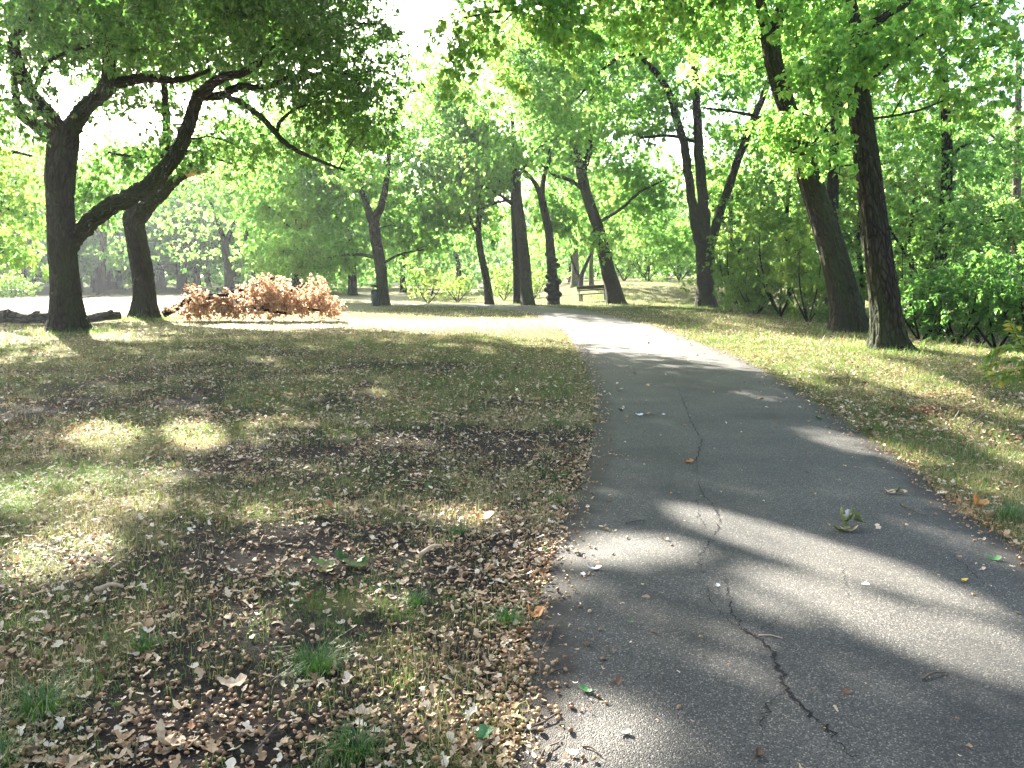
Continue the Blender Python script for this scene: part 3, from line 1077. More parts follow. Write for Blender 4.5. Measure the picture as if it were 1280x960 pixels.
def one_leaf(name, px, py, L, mat, label, yaw=0.0, curl=.5, tilt=.1, on=True, cat='leaf', seed=0):
    g = G(px, py)
    rng = np.random.default_rng(900 + seed)
    V, Q, T = lobed(np.zeros((1, 3)), np.array([yaw]), np.array([L]), np.array([curl]), np.array([.6]), np.array([tilt]), rng)
    o = link(name, mesh_np(name, V, Q, None, (mat,), tint=T))
    o.location = (g[0], g[1], (path_z(g[0], g[1]) if on else g[2] + .02) + .002)
    return tag(o, label, cat)


one_leaf('green_leaf', 735, 871, .075, GREENLEAF, 'small bright green leaf on the asphalt near the bottom', 2.4, seed=1)
one_leaf('green_leaf', 603, 930, .10, GREENLEAF, 'pale green leaf lying in acorns at the path edge', 1.2, on=False, seed=2)
one_leaf('green_leaf', 1240, 703, .085, GREENLEAF, 'small green leaf lying flat near the right path edge', -.4, seed=3)
one_leaf('green_leaf', 1024, 526, .12, GREENLEAF, 'green leaf fragment on the far shaded asphalt', .3, seed=4)
one_leaf('pale_leaf', 1081, 738, .055, WHITE_LEAF, 'round whitish leaf on a sunlit asphalt streak', .5, .1, seed=5)
one_leaf('pale_leaf', 742, 716, .085, WHITE_LEAF, 'long pale leaf scrap lying on asphalt by the left edge', .2, seed=6)
one_leaf('pale_leaf', 728, 723, .05, WHITE_LEAF, 'small whitish leaf scrap beside a longer pale one', 1.2, seed=7)
one_leaf('pale_leaf', 896, 740, .04, WHITE_LEAF, 'tiny white scrap beside the path crack', .9, seed=8)
one_leaf('pale_leaf', 780, 925, .05, WHITE_LEAF, 'pale scrap on the sunlit asphalt at the bottom', .1, seed=9)
one_leaf('brown_leaf', 860, 583, .10, ORANGELEAF, 'orange brown leaf on shaded asphalt above the crack', .2, seed=10)
one_leaf('brown_leaf', 665, 774, .095, ORANGELEAF, 'curled orange leaf at path edge beside a green tuft', .5, 1.2, .4, seed=11)
one_leaf('brown_leaf', 774, 490, .14, TANLEAF, 'tan leaf on the asphalt at the bend', .5, seed=12)
one_leaf('yellow_leaf', 1204, 733, .055, YELLOWLEAF, 'small yellow leaf on shaded asphalt at the right', .8, seed=13)
one_leaf('brown_leaf', 1203, 631, .13, ORANGELEAF, 'large orange leaf leaning against the right path edge', -.6, 1.0, .3, on=False, seed=14)
one_leaf('brown_leaf', 1222, 638, .14, ORANGELEAF, 'big curled orange leaf just left of the right grass tuft', .4, 1.0, .4, on=False, seed=15)
one_leaf('brown_leaf', 1236, 650, .12, TANLEAF, 'tan leaf lying right of the orange leaves at path edge', 1.3, .6, .2, on=False, seed=16)
one_leaf('brown_leaf', 205, 945, .14, TANLEAF, 'large tan leaf standing up at the bottom edge of the lawn', 1.2, .8, .9, on=False, seed=17)
one_leaf('brown_leaf', 290, 862, .11, TANLEAF, 'broad pale leaf on dark soil right of the lower left tuft', .3, .5, on=False, seed=18)
one_leaf('brown_leaf', 600, 652, .16, ORANGELEAF, 'wide orange leaf in the dapple of sun near the path', .2, .8, .3, on=False, seed=19)
one_leaf('brown_leaf', 460, 899, .10, TANLEAF, 'lobed tan oak leaf lying above the bottom tuft', 3.0, .3, on=False, seed=20)


def sprig(name, px, py, parts, label, cat, on=True, stemlen=.12):
    g = G(px, py)
    root = thing(name, label, cat, (g[0], g[1], path_z(g[0], g[1]) if on else g[2]))
    T = Tubes().tube(np.array([[-stemlen / 2, 0, .006], [0, .015, .02], [stemlen / 2, .0, .012]]), [.003, .003, .002], 6)
    link('stem', T.mesh('stem', TWIG), root)
    for k, (x, y, z, L, yaw, tilt, curl, mat) in enumerate(parts):
        rng = np.random.default_rng(k + 70)
        V, Q, Tt = lobed(np.zeros((1, 3)), np.array([yaw]), np.array([L]), np.array([curl]), np.array([.5]), np.array([tilt]), rng)
        o = link('leaf', mesh_np('leaf', V + np.array([x, y, z]), Q, None, (mat,), tint=Tt), root)


sprig('oak_sprig', 1058, 668, [(-.03, .02, .02, .13, .3, 1.25, .3, OLIVELEAF), (.04, .02, .03, .12, 2.6, 1.15, .4, OLIVELEAF), (.07, .0, .04, .11, .4, .8, .5, OLIVELEAF),
                               (-.05, -.03, .004, .12, .1, .1, .5, OLIVELEAF), (.0, -.04, .006, .11, 2.9, .15, .6, TANLEAF), (.015, .03, .03, .10, 1.4, 1.2, .3, WHITE_LEAF), (.08, .03, .03, .1, 1.0, .9, .5, OLIVELEAF)],
      'broken oak sprig with upright olive green leaves on the asphalt', 'sprig')
sprig('dry_sprig', 1117, 621, [(-.04, 0, .01, .10, .2, .3, .6, TANLEAF), (.03, .01, .01, .09, 1.9, .5, .6, OLIVELEAF), (.06, -.01, .01, .08, .8, .2, .6, TANLEAF)], 'small withered leaf cluster on shaded asphalt above the sprig', 'sprig')
sprig('oak_sprig', 425, 712, [(-.10, 0, .02, .14, .3, .4, .4, OLIVELEAF), (.0, .03, .03, .15, 1.3, .6, .4, GREENLEAF), (.08, -.02, .02, .14, .2, .3, .4, OLIVELEAF), (.12, .03, .02, .12, 2.3, .5, .4, GREENLEAF), (-.05, -.05, .01, .12, 3.0, .2, .4, OLIVELEAF)],
      'dark green oak sprig lying on bare lawn soil', 'sprig', on=False, stemlen=.3)
sprig('leaf_scraps', 812, 522, [(-.12, 0, .004, .09, .2, .1, .4, WHITE_LEAF), (.0, .05, .004, .08, 1.9, .2, .4, TANLEAF), (.15, .0, .004, .07, .8, .1, .4, WHITE_LEAF)], 'pale torn leaf scraps on asphalt at the bend', 'leaf')


def twig(pxs, r, label, on=True, side=None, mat=None):
    pts = np.array([G(x, y) for x, y in pxs])
    for p in pts: p[2] = (path_z(p[0], p[1]) if on else p[2] + .015) + r * 1.1
    pts[len(pts) // 2, 2] += r * 1.5
    q, rr = catmull(pts, np.linspace(r, r * .5, len(pts)), 4)
    T = Tubes().tube(q, rr, 6, .15)
    if side:
        sp = np.array([G(x, y) for x, y in side])
        for p in sp: p[2] = (path_z(p[0], p[1]) if on else p[2] + .015) + r
        q, rr = catmull(sp, np.linspace(r * .8, r * .4, len(sp)), 4)
        T.tube(q, rr, 6, .15)
    V = T.arrays()[0]
    base = V.mean(0); base[2] = V[:, 2].min()
    o = link('twig', T.mesh('twig', mat or TWIG, base))
    o.location = base
    tag(o, label, 'twig', 'twigs on and beside the path')


twig([(683, 807), (693, 790), (702, 777)], .004, 'forked dark twig on asphalt near the left edge', side=[(693, 790), (699, 796)])
twig([(782, 659), (795, 657), (808, 655)], .004, 'short straight twig on asphalt above the left sun patch')
twig([(640, 917), (672, 912), (692, 903), (700, 895)], .005, 'long curved twig reaching from the litter onto asphalt')
twig([(672, 960), (682, 945), (698, 935)], .005, 'curved twig on the asphalt at the bottom edge')
twig([(728, 940), (740, 944), (752, 953)], .004, 'dark twig on the asphalt right of the bottom curved one')
twig([(1152, 860), (1165, 854), (1182, 851)], .005, 'dark bent twig on a sunlit streak at lower right')
twig([(948, 803), (962, 804), (978, 807)], .003, 'thin pale straw twig crossing the crack', mat=BREAK)
twig([(1125, 634), (1140, 643), (1160, 651)], .004, 'slim greenish twig right of the withered cluster')
twig([(814, 797), (820, 800), (826, 803)], .004, 'tiny stub of twig in the middle of the asphalt')
twig([(826, 853), (827, 860), (829, 868)], .003, 'thin upright lying twig left of the crack')
twig([(690, 845), (706, 842), (720, 838)], .004, 'dark twig half in shade by the litter edge')
twig([(1205, 538), (1225, 527), (1240, 515)], .012, 'stout broken stick on the right verge', on=False)
twig([(1130, 497), (1165, 500), (1200, 496), (1225, 501)], .011, 'long dark stick lying across the sunlit right verge', on=False)
twig([(310, 960), (325, 940), (345, 918), (362, 906)], .005, 'pale bent twig on the lawn at the bottom edge', on=False, mat=DEADWOOD)
twig([(168, 960), (171, 945), (174, 928)], .005, 'pale short stick on the lawn at lower left', on=False, mat=DEADWOOD)
twig([(120, 745), (140, 742), (155, 740)], .014, 'thick wood chip on the lawn below the sun patch', on=False, mat=BREAK)
twig([(525, 700), (540, 694), (552, 688)], .014, 'thick bark chip on bare soil in the mid lawn', on=False, mat=BREAK)

# ------------------------------------------------------------------ near and middle trees
# forked oak on the left
build_tree('oak_tree', 'big forked oak on the left with a thick limb sweeping to the right', 23,
           [(86, 416, 47), (83, 385, 39), (80, 340, 36), (77, 290, 36), (75, 245, 36), (77, 205, 38), (80, 172, 38), (83, 160, 30)],
           [[(78, 330, 14), (92, 302, 22), (106, 284, 23), (137, 258, 23), (183, 234, 22), (220, 192, 20), (238, 151, 18), (248, 118, 16)],
            [(246, 122, 16), (275, 98, 12, -.4), (305, 90, 10, -.6), (326, 76, 9, -.8), (340, 56, 8, -1), (362, 52, 7, -1.1), (385, 44, 6, -1.2), (415, 42, 4, -1.3), (440, 30, 3, -1.4), (470, 30, 2, -1.5)],
            [(248, 120, 13), (275, 120, 11, .2), (300, 108, 10, .3), (330, 110, 8, .5), (358, 98, 7, .7), (385, 97, 6, .8), (412, 88, 5, .9), (440, 94, 4, 1), (470, 88, 3, 1.1), (500, 98, 2, 1.2)],
            [(280, 118, 8), (310, 134, 8, -.5), (332, 152, 8, -.9), (357, 179, 7, -1.2), (390, 197, 5, -1.3), (431, 213, 3, -1.4)],
            [(345, 168, 5, -.9), (352, 150, 5, -1.2), (372, 135, 3, -1.4), (395, 130, 2, -1.5)],
            [(80, 178, 26), (62, 168, 22), (44, 155, 17), (27, 142, 14), (20, 120, 10), (17, 85, 8)],
            [(78, 172, 22), (66, 148, 19, -.4), (41, 119, 17, -.8), (23, 82, 15, -1.2), (18, 50, 13, -1.4), (37, 20, 11, -1.5), (44, -25, 9, -1.6)],
            [(83, 172, 28), (100, 143, 22, .3), (124, 119, 20, .6), (151, 103, 16, .8), (185, 98, 13, 1), (222, 100, 9, 1.2), (262, 88, 5, 1.4)],
            [(126, 118, 16, .5), (136, 92, 17, .4), (135, 62, 15, .2), (120, 20, 11, 0), (117, -40, 8, 0)],
            [(40, 118, 6, -.8), (60, 78, 5, -1.5), (95, 62, 4, -2), (135, 50, 2, -2.4)]],
           [ell(60, 10, 25, 115, 75, 2.6, 80), ell(230, 20, 25.5, 170, 70, 2.6, 150), ell(400, 45, 25, 95, 80, 2.6, 130), ell(440, 150, 24, 65, 60, 2, 50), ell(480, 90, 24, 30, 70, 1.5, 14), ell(330, 190, 24.5, 60, 26, 1.5, 8), ell(150, 135, 25, 100, 20, 1.5, 8),
            ell(40, 20, 19.5, 70, 60, 1.2, 22), ell(200, -5, 19.5, 140, 45, 1.5, 46), ell(360, 20, 20.5, 110, 55, 1.5, 46), ell(400, 110, 21.5, 70, 25, .8, 12), ell(12, 120, 21, 35, 60, 1.5, 14), ell(150, 60, 21, 60, 40, 1, 9),
            (np.array([-8.0, 17.5, 11.5]), np.array([8.5, 7.0, 2.6]), 900), (np.array([-2.2, 19, 11.8]), np.array([4.8, 7, 2.2]), 700), (np.array([-7.0, 24, 12.2]), np.array([5, 4.5, 1.8]), 380), (np.array([-15.0, 22, 11.5]), np.array([6, 6, 3]), 330), (np.array([-1.5, 26.5, 12.4]), np.array([3.4, 5, 1.5]), 260)],  # high crown parts out of view, added to shade path and lawn
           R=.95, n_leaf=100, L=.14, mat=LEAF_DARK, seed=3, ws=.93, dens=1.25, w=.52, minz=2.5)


def stub_pale(T, base): pass


t2 = build_tree('oak_tree', 'second oak behind the forked one, with a broken pale limb stub', 30.5,
                [(184, 399, 36), (181, 370, 31), (176, 330, 30), (169, 290, 30), (167, 272, 30), (176, 258, 24)],
                [[(170, 280, 24), (188, 255, 19), (203, 242, 17), (219, 226, 14), (236, 214, 10)],
                 [(178, 262, 20, .4), (198, 235, 17, .5), (207, 205, 14, .6), (208, 160, 12, .6), (206, 119, 10, .6), (200, 60, 8, .6), (205, 0, 6, .6)],
                 [(205, 195, 7, .6), (170, 196, 5, .2), (130, 190, 3, -.2)], [(207, 210, 6, .6), (240, 190, 5, .9), (290, 205, 3, 1.2)]],
                [ell(110, 225, 31, 50, 25, 2, 14), ell(265, 195, 31, 70, 45, 2.5, 30), ell(170, 195, 32, 50, 22, 1.5, 14), ell(245, 225, 33, 70, 25, 2, 24), ell(300, 160, 33, 40, 25, 1.5, 10), ell(170, 60, 31, 190, 70, 5, 110), (np.array([-14.0, 31, 11.5]), np.array([7, 6, 2.5]), 330), ell(100, 250, 32, 40, 40, 2, 12)],
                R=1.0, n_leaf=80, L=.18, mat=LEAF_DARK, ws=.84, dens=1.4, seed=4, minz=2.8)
bp = P(184, 399, 30.5); bp[2] = 0
q, r = catmull(np.array([P(233, 216, 30.5), P(245, 214, 30.4), P(258, 215, 30.3)]), [.16, .13, .05], 4)
so = link('broken_stub', Tubes().tube(q, r, 9, .2, seed=8).mesh('broken_stub', BREAK, bp), t2)
so['label'] = 'pale splintered end of the broken limb'

build_tree('oak_tree', 'dark oak standing alone beyond the sunlit grass strip', 44,
           [(479, 381, 19), (478, 360, 15.5), (476, 335, 15), (470, 300, 15), (467, 276, 15)],
           [[(467, 280, 13), (456, 250, 8), (446, 218, 6), (425, 195, 4)], [(467, 278, 13), (477, 256, 10), (482, 232, 8), (486, 195, 6), (480, 150, 4)],
            [(472, 322, 5), (445, 318, 4, .5), (410, 322, 2.5, 1)], [(477, 330, 4), (500, 318, 3, -.5), (530, 312, 2, -1)]],
           [ell(430, 245, 48, 95, 50, 3, 70), ell(470, 180, 48, 110, 70, 3, 90), ell(520, 290, 47, 50, 30, 2.5, 34), ell(405, 310, 46, 55, 28, 2.5, 30), ell(430, 200, 41.5, 60, 40, 1.5, 22), ell(500, 160, 41.5, 50, 40, 1.5, 18), ell(490, 130, 46, 80, 50, 3, 60), ell(550, 150, 42, 45, 50, 3, 34)],
           R=1.25, n_leaf=85, L=.25, seed=5, mat=LEAF, flare=.35)

build_tree('oak_tree', 'slim leaning tree with sunlit lower trunk left of the paired trunks', 45,
           [(612, 380, 13), (609, 355, 11), (605, 335, 10), (600, 310, 9), (598, 284, 8), (600, 260, 7), (604, 230, 6)],
           [[(600, 300, 4), (590, 280, 4), (585, 262, 2.5)], [(600, 262, 5), (625, 252, 3), (650, 250, 2)]],
           [ell(585, 250, 48, 60, 60, 2.5, 75), ell(585, 170, 47, 60, 60, 3, 70)], R=1.2, n_leaf=80, L=.24, seed=6, bark=BARK, flare=.3)
build_tree('oak_tree', 'straight grey trunk, the stouter and right one of a close pair', 44.5,
           [(660, 380, 19), (658, 355, 16), (655, 320, 15), (650, 275, 13.5), (646, 235, 12), (643, 190, 8), (640, 140, 4)],
           [[(648, 262, 5), (620, 240, 4, .5), (590, 225, 2.5, .8)], [(645, 225, 5), (665, 195, 4, -.5), (690, 170, 3, -1)]],
           [ell(640, 160, 44, 70, 60, 4, 80), ell(590, 130, 43, 70, 50, 4, 80), ell(570, 80, 43, 40, 35, 3, 22), ell(620, 50, 44, 60, 45, 3, 40), ell(560, 220, 46, 60, 50, 4, 50)], R=1.2, n_leaf=85, L=.25, seed=7, flare=.35)
build_tree('oak_tree', 'straight slimmer trunk, the left one of a close pair', 46.5,
           [(647, 378, 12), (646, 350, 10), (644, 300, 9.5), (642, 245, 8.5), (640, 190, 7)], [[(642, 240, 4), (622, 225, 3), (600, 205, 2)]],
           [ell(620, 190, 47, 55, 50, 3, 45)], R=1.2, n_leaf=80, L=.24, seed=8, flare=.25, bark=BARK_DARK)


def burls(T, base):
    rng = np.random.default_rng(9)
    for k, (px, py, w) in enumerate([(687, 318, 12), (694, 332, 13), (688, 346, 14), (695, 352, 15), (687, 362, 15), (695, 368, 16), (689, 340, 13), (691, 357, 18), (692, 325, 11), (691, 372, 17)]):
        c = P(px, py, 45 - .1)
        r = w * .5 * 45 / 1000 * 1.0
        t = np.linspace(-1, 1, 7)
        pts = c + np.stack([0 * t, 0 * t, t * r * .62], 1)
        T.tube(pts, np.maximum(.02, r * np.sqrt(np.maximum(0, 1 - (t * .97) ** 2))), 10, .12, seed=k + 40)


build_tree('burl_tree', 'dark tree with a swollen lumpy burled trunk beside the path end', 45,
           [(692, 379, 17), (692, 360, 16), (690, 340, 13), (688, 310, 12), (686, 290, 11), (680, 262, 11), (676, 240, 10)],
           [[(677, 246, 8), (668, 228, 6), (655, 214, 4), (640, 205, 3)], [(677, 244, 8), (680, 222, 6), (686, 200, 5), (690, 165, 4)]],
           [ell(680, 190, 47.5, 60, 45, 2.5, 66), ell(705, 275, 47, 35, 35, 2, 26)], R=1.1, n_leaf=75, L=.23, seed=9, bark=BARK_DARK, flare=.15, extra=burls)
build_tree('oak_tree', 'stout oak leaning left over the bench, mossy at its foot', 46,
           [(770, 377, 30), (766, 360, 25), (760, 338, 22), (753, 307, 20), (744, 275, 19), (735, 248, 17), (728, 222, 17), (726, 205, 17)],
           [[(727, 215, 14), (719, 185, 11), (712, 158, 9), (716, 120, 6), (725, 80, 4)], [(728, 212, 14), (736, 190, 11), (737, 172, 9), (735, 150, 7), (745, 100, 5)],
            [(732, 240, 6), (712, 225, 6, -.3), (692, 218, 5, -.5), (676, 205, 3, -.7)], [(745, 280, 5), (775, 262, 5, -.6), (800, 240, 4, -1), (830, 225, 3, -1.2)]],
           [ell(735, 120, 49, 110, 70, 3, 150), ell(760, 60, 45, 90, 40, 2, 40), ell(800, 230, 48, 60, 50, 2.5, 66), ell(830, 300, 49, 40, 30, 2, 24), ell(690, 250, 48, 30, 40, 2, 20), ell(750, 292, 44.6, 22, 16, 1.2, 9), ell(680, 150, 45, 60, 50, 4, 50)],
           R=1.15, n_leaf=85, L=.23, seed=10, flare=.35, ws=.84)
build_tree('oak_tree', 'pale sunlit trunk standing on the rise behind the bench', 60,
           [(719, 357, 13), (719, 335, 10), (718, 300, 9), (716, 250, 8), (714, 200, 6)], [[(717, 280, 4), (705, 255, 3), (690, 240, 2)]],
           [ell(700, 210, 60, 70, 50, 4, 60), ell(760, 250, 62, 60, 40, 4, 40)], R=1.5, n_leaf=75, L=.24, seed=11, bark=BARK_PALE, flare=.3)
build_tree('young_tree', 'thin pale trunk right behind the bench back', 58, [(739, 358, 7), (739, 330, 5.5), (740, 300, 5), (742, 260, 4)], [[(740, 290, 3), (750, 270, 2), (765, 262, 1.5)]],
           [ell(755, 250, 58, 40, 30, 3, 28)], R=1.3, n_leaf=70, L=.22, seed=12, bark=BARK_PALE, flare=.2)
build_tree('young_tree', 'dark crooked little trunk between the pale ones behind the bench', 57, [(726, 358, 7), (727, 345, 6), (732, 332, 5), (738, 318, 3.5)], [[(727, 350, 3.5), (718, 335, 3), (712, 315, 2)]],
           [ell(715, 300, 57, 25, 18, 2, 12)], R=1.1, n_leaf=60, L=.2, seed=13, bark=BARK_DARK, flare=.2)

build_tree('oak_tree', 'tree splitting low into three spreading stems on the right rise', 41,
           [(882, 384, 27), (882, 365, 24), (882, 340, 24), (882, 318, 25), (882, 300, 22)],
           [[(878, 318, 14), (870, 282, 13), (861, 222, 12), (855, 182, 11), (846, 150, 10), (836, 115, 9), (815, 85, 8, -.5), (795, 67, 7, -1), (770, 74, 5, -1.5), (745, 95, 3, -2), (715, 128, 2.5, -2.3), (655, 158, 1.5, -2.6)],
            [(882, 308, 16), (878, 245, 14), (873, 178, 13), (870, 115, 10), (868, 60, 8), (872, -10, 6)],
            [(884, 314, 15), (892, 294, 13), (900, 266, 12), (915, 221, 11), (935, 166, 10), (955, 116, 8), (966, 80, 6), (975, 20, 4)],
            [(872, 178, 5), (840, 170, 4, -.6), (800, 172, 3, -1)]],
           [ell(850, 50, 44, 130, 80, 3.5, 110), ell(850, 30, 37.5, 110, 45, 2, 40), ell(700, 60, 37, 90, 60, 4, 70), ell(680, 180, 37, 60, 35, 3, 26), ell(640, 110, 36, 70, 45, 3, 50), ell(600, 200, 38, 45, 35, 2.5, 24), ell(780, 140, 42, 80, 40, 3, 44), ell(925, 170, 44, 60, 60, 2.5, 44), ell(960, 60, 44, 60, 60, 3, 40), ell(900, 100, 38, 40, 25, 1.5, 9), ell(915, 240, 46, 40, 40, 2.5, 22)],
           R=1.1, n_leaf=75, L=.22, seed=14, dens=1.3, flare=.45)

build_tree('oak_tree', 'massive oak leaning left, left one of the two big trunks on the right', 23,
           [(1062, 418, 52), (1058, 390, 47), (1050, 350, 43), (1031, 282, 37), (1011, 220, 32), (995, 170, 28), (980, 125, 26), (968, 80, 26), (962, 45, 27)],
           [[(963, 55, 20), (953, 15, 15), (944, -30, 12), (930, -90, 9)], [(964, 55, 22), (974, 18, 17), (988, -25, 14), (1005, -80, 10)],
            [(955, -10, 9, -.5), (890, -35, 8, -1.5), (800, -30, 7, -2.5), (720, -8, 6, -3.2), (655, 8, 5, -3.6), (622, 14, 4, -3.8), (580, 22, 2, -4)],
            [(650, 8, 2.2, -3.6), (628, 30, 1.8, -3.7), (614, 58, 1.4, -3.7), (598, 74, 1, -3.7), (590, 98, .6, -3.7)], [(682, 2, 2, -3.3), (668, 34, 1.6, -3.4), (662, 60, 1.2, -3.4), (648, 86, .7, -3.4)],
            [(993, 165, 6), (960, 150, 5, -.5), (920, 140, 4, -.8), (880, 135, 2.5, -1)], [(1003, 200, 5), (1040, 150, 4, .4), (1090, 120, 2.5, .8)]],
           [ell(960, -30, 25, 150, 50, 3, 90), ell(820, 0, 21, 110, 45, 3, 60), ell(690, 30, 19.5, 70, 40, 2, 34), ell(605, 25, 19.3, 45, 40, 1.2, 20), ell(590, 85, 19.3, 30, 30, 1, 8), ell(650, 80, 19.3, 30, 30, 1, 8), ell(990, 165, 21.2, 50, 36, .9, 22), ell(1040, 60, 25, 80, 60, 2.5, 50), ell(905, 60, 25, 50, 50, 2, 22), ell(985, 20, 20.5, 60, 30, 1, 10),
            (np.array([6.0, 24, 12]), np.array([6, 5, 2.5]), 230), (np.array([1.8, 22.5, 12]), np.array([3.6, 5.5, 1.9]), 170)],  # last one is an unseen crown mass added to shade the verge
           R=.8, n_leaf=62, L=.17, dens=1.1, seed=15, minz=3.5, hue=(.1, .95), ws=.85)
build_tree('oak_tree', 'upright furrowed oak nearest the path on the right', 17.3,
           [(1112, 440, 52), (1109, 415, 48), (1105, 370, 45), (1096, 300, 42), (1085, 215, 37), (1074, 130, 32), (1071, 95, 30), (1074, 50, 26)],
           [[(1073, 70, 22), (1082, 40, 16), (1105, 20, 13), (1135, 2, 11), (1180, -40, 8)], [(1073, 60, 20), (1066, 10, 15), (1055, -50, 12), (1040, -110, 9)],
            [(1078, 150, 5), (1140, 140, 4, .8), (1200, 118, 3, 1.5), (1250, 100, 2, 2)], [(1074, 120, 6), (1100, 90, 5, -.6), (1150, 45, 4, -1), (1210, 10, 3, -1.2), (1270, -20, 2, -1.3)]],
           [ell(1090, 10, 19, 110, 50, 1.5, 60), ell(1190, 40, 17, 100, 60, 2.2, 60), ell(1210, 125, 18.5, 75, 30, 2, 22), ell(1040, 95, 15.6, 50, 45, .8, 22), ell(1075, 60, 15.5, 40, 40, .6, 9), ell(1058, 190, 16, 22, 24, .6, 4), ell(1130, 20, 15, 60, 40, .8, 16),
            (np.array([8.0, 18, 11.5]), np.array([5, 5, 2]), 200)],
           R=.68, n_leaf=52, L=.15, dens=1.05, seed=16, minz=3.0, hue=(.1, .95), ws=.82)

build_tree('oak_tree', 'dark trunk half hidden between the two big right-hand trunks', 33,
           [(1040, 412, 20), (1040, 350, 17), (1040, 280, 15), (1042, 220, 15), (1045, 160, 14), (1046, 100, 12), (1048, 40, 9)], [[(1044, 180, 6), (1020, 150, 5), (990, 140, 3)], [(1045, 140, 6), (1080, 100, 5), (1120, 80, 3)]],
           [ell(1040, 60, 33, 110, 60, 4, 90), ell(1130, 170, 34, 70, 50, 3, 40)], R=1.05, n_leaf=80, L=.2, seed=17, bark=BARK_DARK)


def ivy_tree(px, base, d, w, seed, label):
    r = build_tree('ivy_tree', label, d, [(px - 12, base, w + 4), (px - 6, 360, w), (px, 280, w), (px + 4, 210, w * .85), (px + 2, 140, w * .7), (px, 70, w * .5)],
                   [[(px + 2, 205, 5), (px + 20, 185, 4), (px + 45, 175, 2)], [(px - 2, 290, 4), (px + 40, 282, 3.5, -.5), (px + 100, 268, 2.5, -1)]],
                   [ell(px, 90, d, 90, 55, 3, 50), ell(px + 40, 190, d, 80, 40, 3, 30), ell(px + 60, 280, d - 1, 80, 22, 2, 22), ell(px - 30, 270, d, 50, 30, 3, 14)], R=1.0, n_leaf=70, L=.18, seed=seed, bark=BARK_DARK)
    rng = np.random.default_rng(seed + 5)
    n = 1500
    t = rng.random(n)
    y = base - 10 - t * (base - 200)
    a = rng.uniform(0, 6.28, n)
    c = np.array([P(px - 12 * (1 - tt) ** 2 + 3 * tt, yy, d) for tt, yy in zip(t, y)])
    rad = (w * .5 * d / 1000) + rng.uniform(.0, .14, n)
    out = np.stack([np.cos(a), np.sin(a), np.zeros(n)], 1)
    c = c + out * rad[:, None]
    V, Q = leaf_arrays(c, np.array([0, 0, -1.0]) + rand_unit(n, rng) * .6, out + rand_unit(n, rng) * .4, rng.uniform(.08, .15, n), .8)
    b = np.array(r.location)
    link('ivy', mesh_np('ivy', V - b, Q, None, (LEAF_DARK,), tint=np.repeat(rng.random(n) * .5, 5)), r)


ivy_tree(1180, 425, 30, 15, 60, 'ivy-clad dark trunk right of the upright furrowed oak')
build_tree('oak_tree', 'pale slim trunk at the far right edge among thin foliage', 38, [(1268, 420, 14), (1268, 340, 12), (1270, 250, 11), (1272, 150, 9), (1274, 60, 7)], [[(1270, 200, 4), (1240, 170, 3), (1215, 150, 2)]],
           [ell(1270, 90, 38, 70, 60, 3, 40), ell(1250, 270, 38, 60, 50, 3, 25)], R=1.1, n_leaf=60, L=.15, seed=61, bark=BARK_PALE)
build_tree('oak_tree', 'twisting dark tree seen above the brown branch pile', 58,
           [(287, 374, 14), (286, 345, 12), (283, 320, 11), (279, 300, 10)], [[(281, 312, 8), (290, 285, 6), (305, 262, 4), (315, 240, 3)], [(280, 302, 8), (272, 275, 6), (262, 250, 4), (255, 225, 3)], [(285, 330, 6), (303, 312, 5), (310, 285, 4), (318, 265, 3)]],
           [ell(285, 235, 60, 90, 50, 4, 100), ell(285, 262, 56, 60, 35, 1.5, 24), ell(335, 300, 60, 50, 35, 3, 44), ell(232, 285, 60, 50, 40, 3, 46), ell(280, 180, 61, 75, 40, 4, 50)], R=1.5, n_leaf=75, L=.32, seed=18, bark=BARK_DARK)
build_tree('oak_tree', 'bright green tree filling the space right of the second oak', 50,
           [(375, 372, 12), (374, 340, 10), (372, 300, 9), (370, 260, 7)], [[(372, 300, 5), (350, 270, 4), (330, 255, 3)], [(371, 290, 5), (395, 260, 4), (410, 240, 2)]],
           [ell(370, 240, 50, 85, 60, 5, 110), ell(365, 320, 49, 60, 30, 3, 50), ell(390, 170, 51, 65, 45, 4, 50)], R=1.35, n_leaf=80, L=.28, seed=19)
build_tree('oak_tree', 'leafy tree at the left edge hanging yellowing sprays in front of the field', 36,
           [(-60, 392, 26), (-58, 340, 22), (-55, 260, 20), (-50, 180, 16)], [[(-57, 300, 9), (-25, 270, 7, -.5), (10, 262, 5, -1), (45, 275, 3, -1.2)], [(-54, 240, 9), (-20, 205, 7), (10, 190, 5), (40, 195, 3)], [(-50, 180, 10), (-20, 120, 8), (0, 60, 6)]],
           [ell(0, 270, 35, 60, 50, 3, 55), ell(-10, 180, 36, 70, 60, 3, 60), ell(20, 322, 35, 30, 16, 1.5, 9)], R=1.0, n_leaf=85, L=.19, seed=20, hue=(.2, .97))

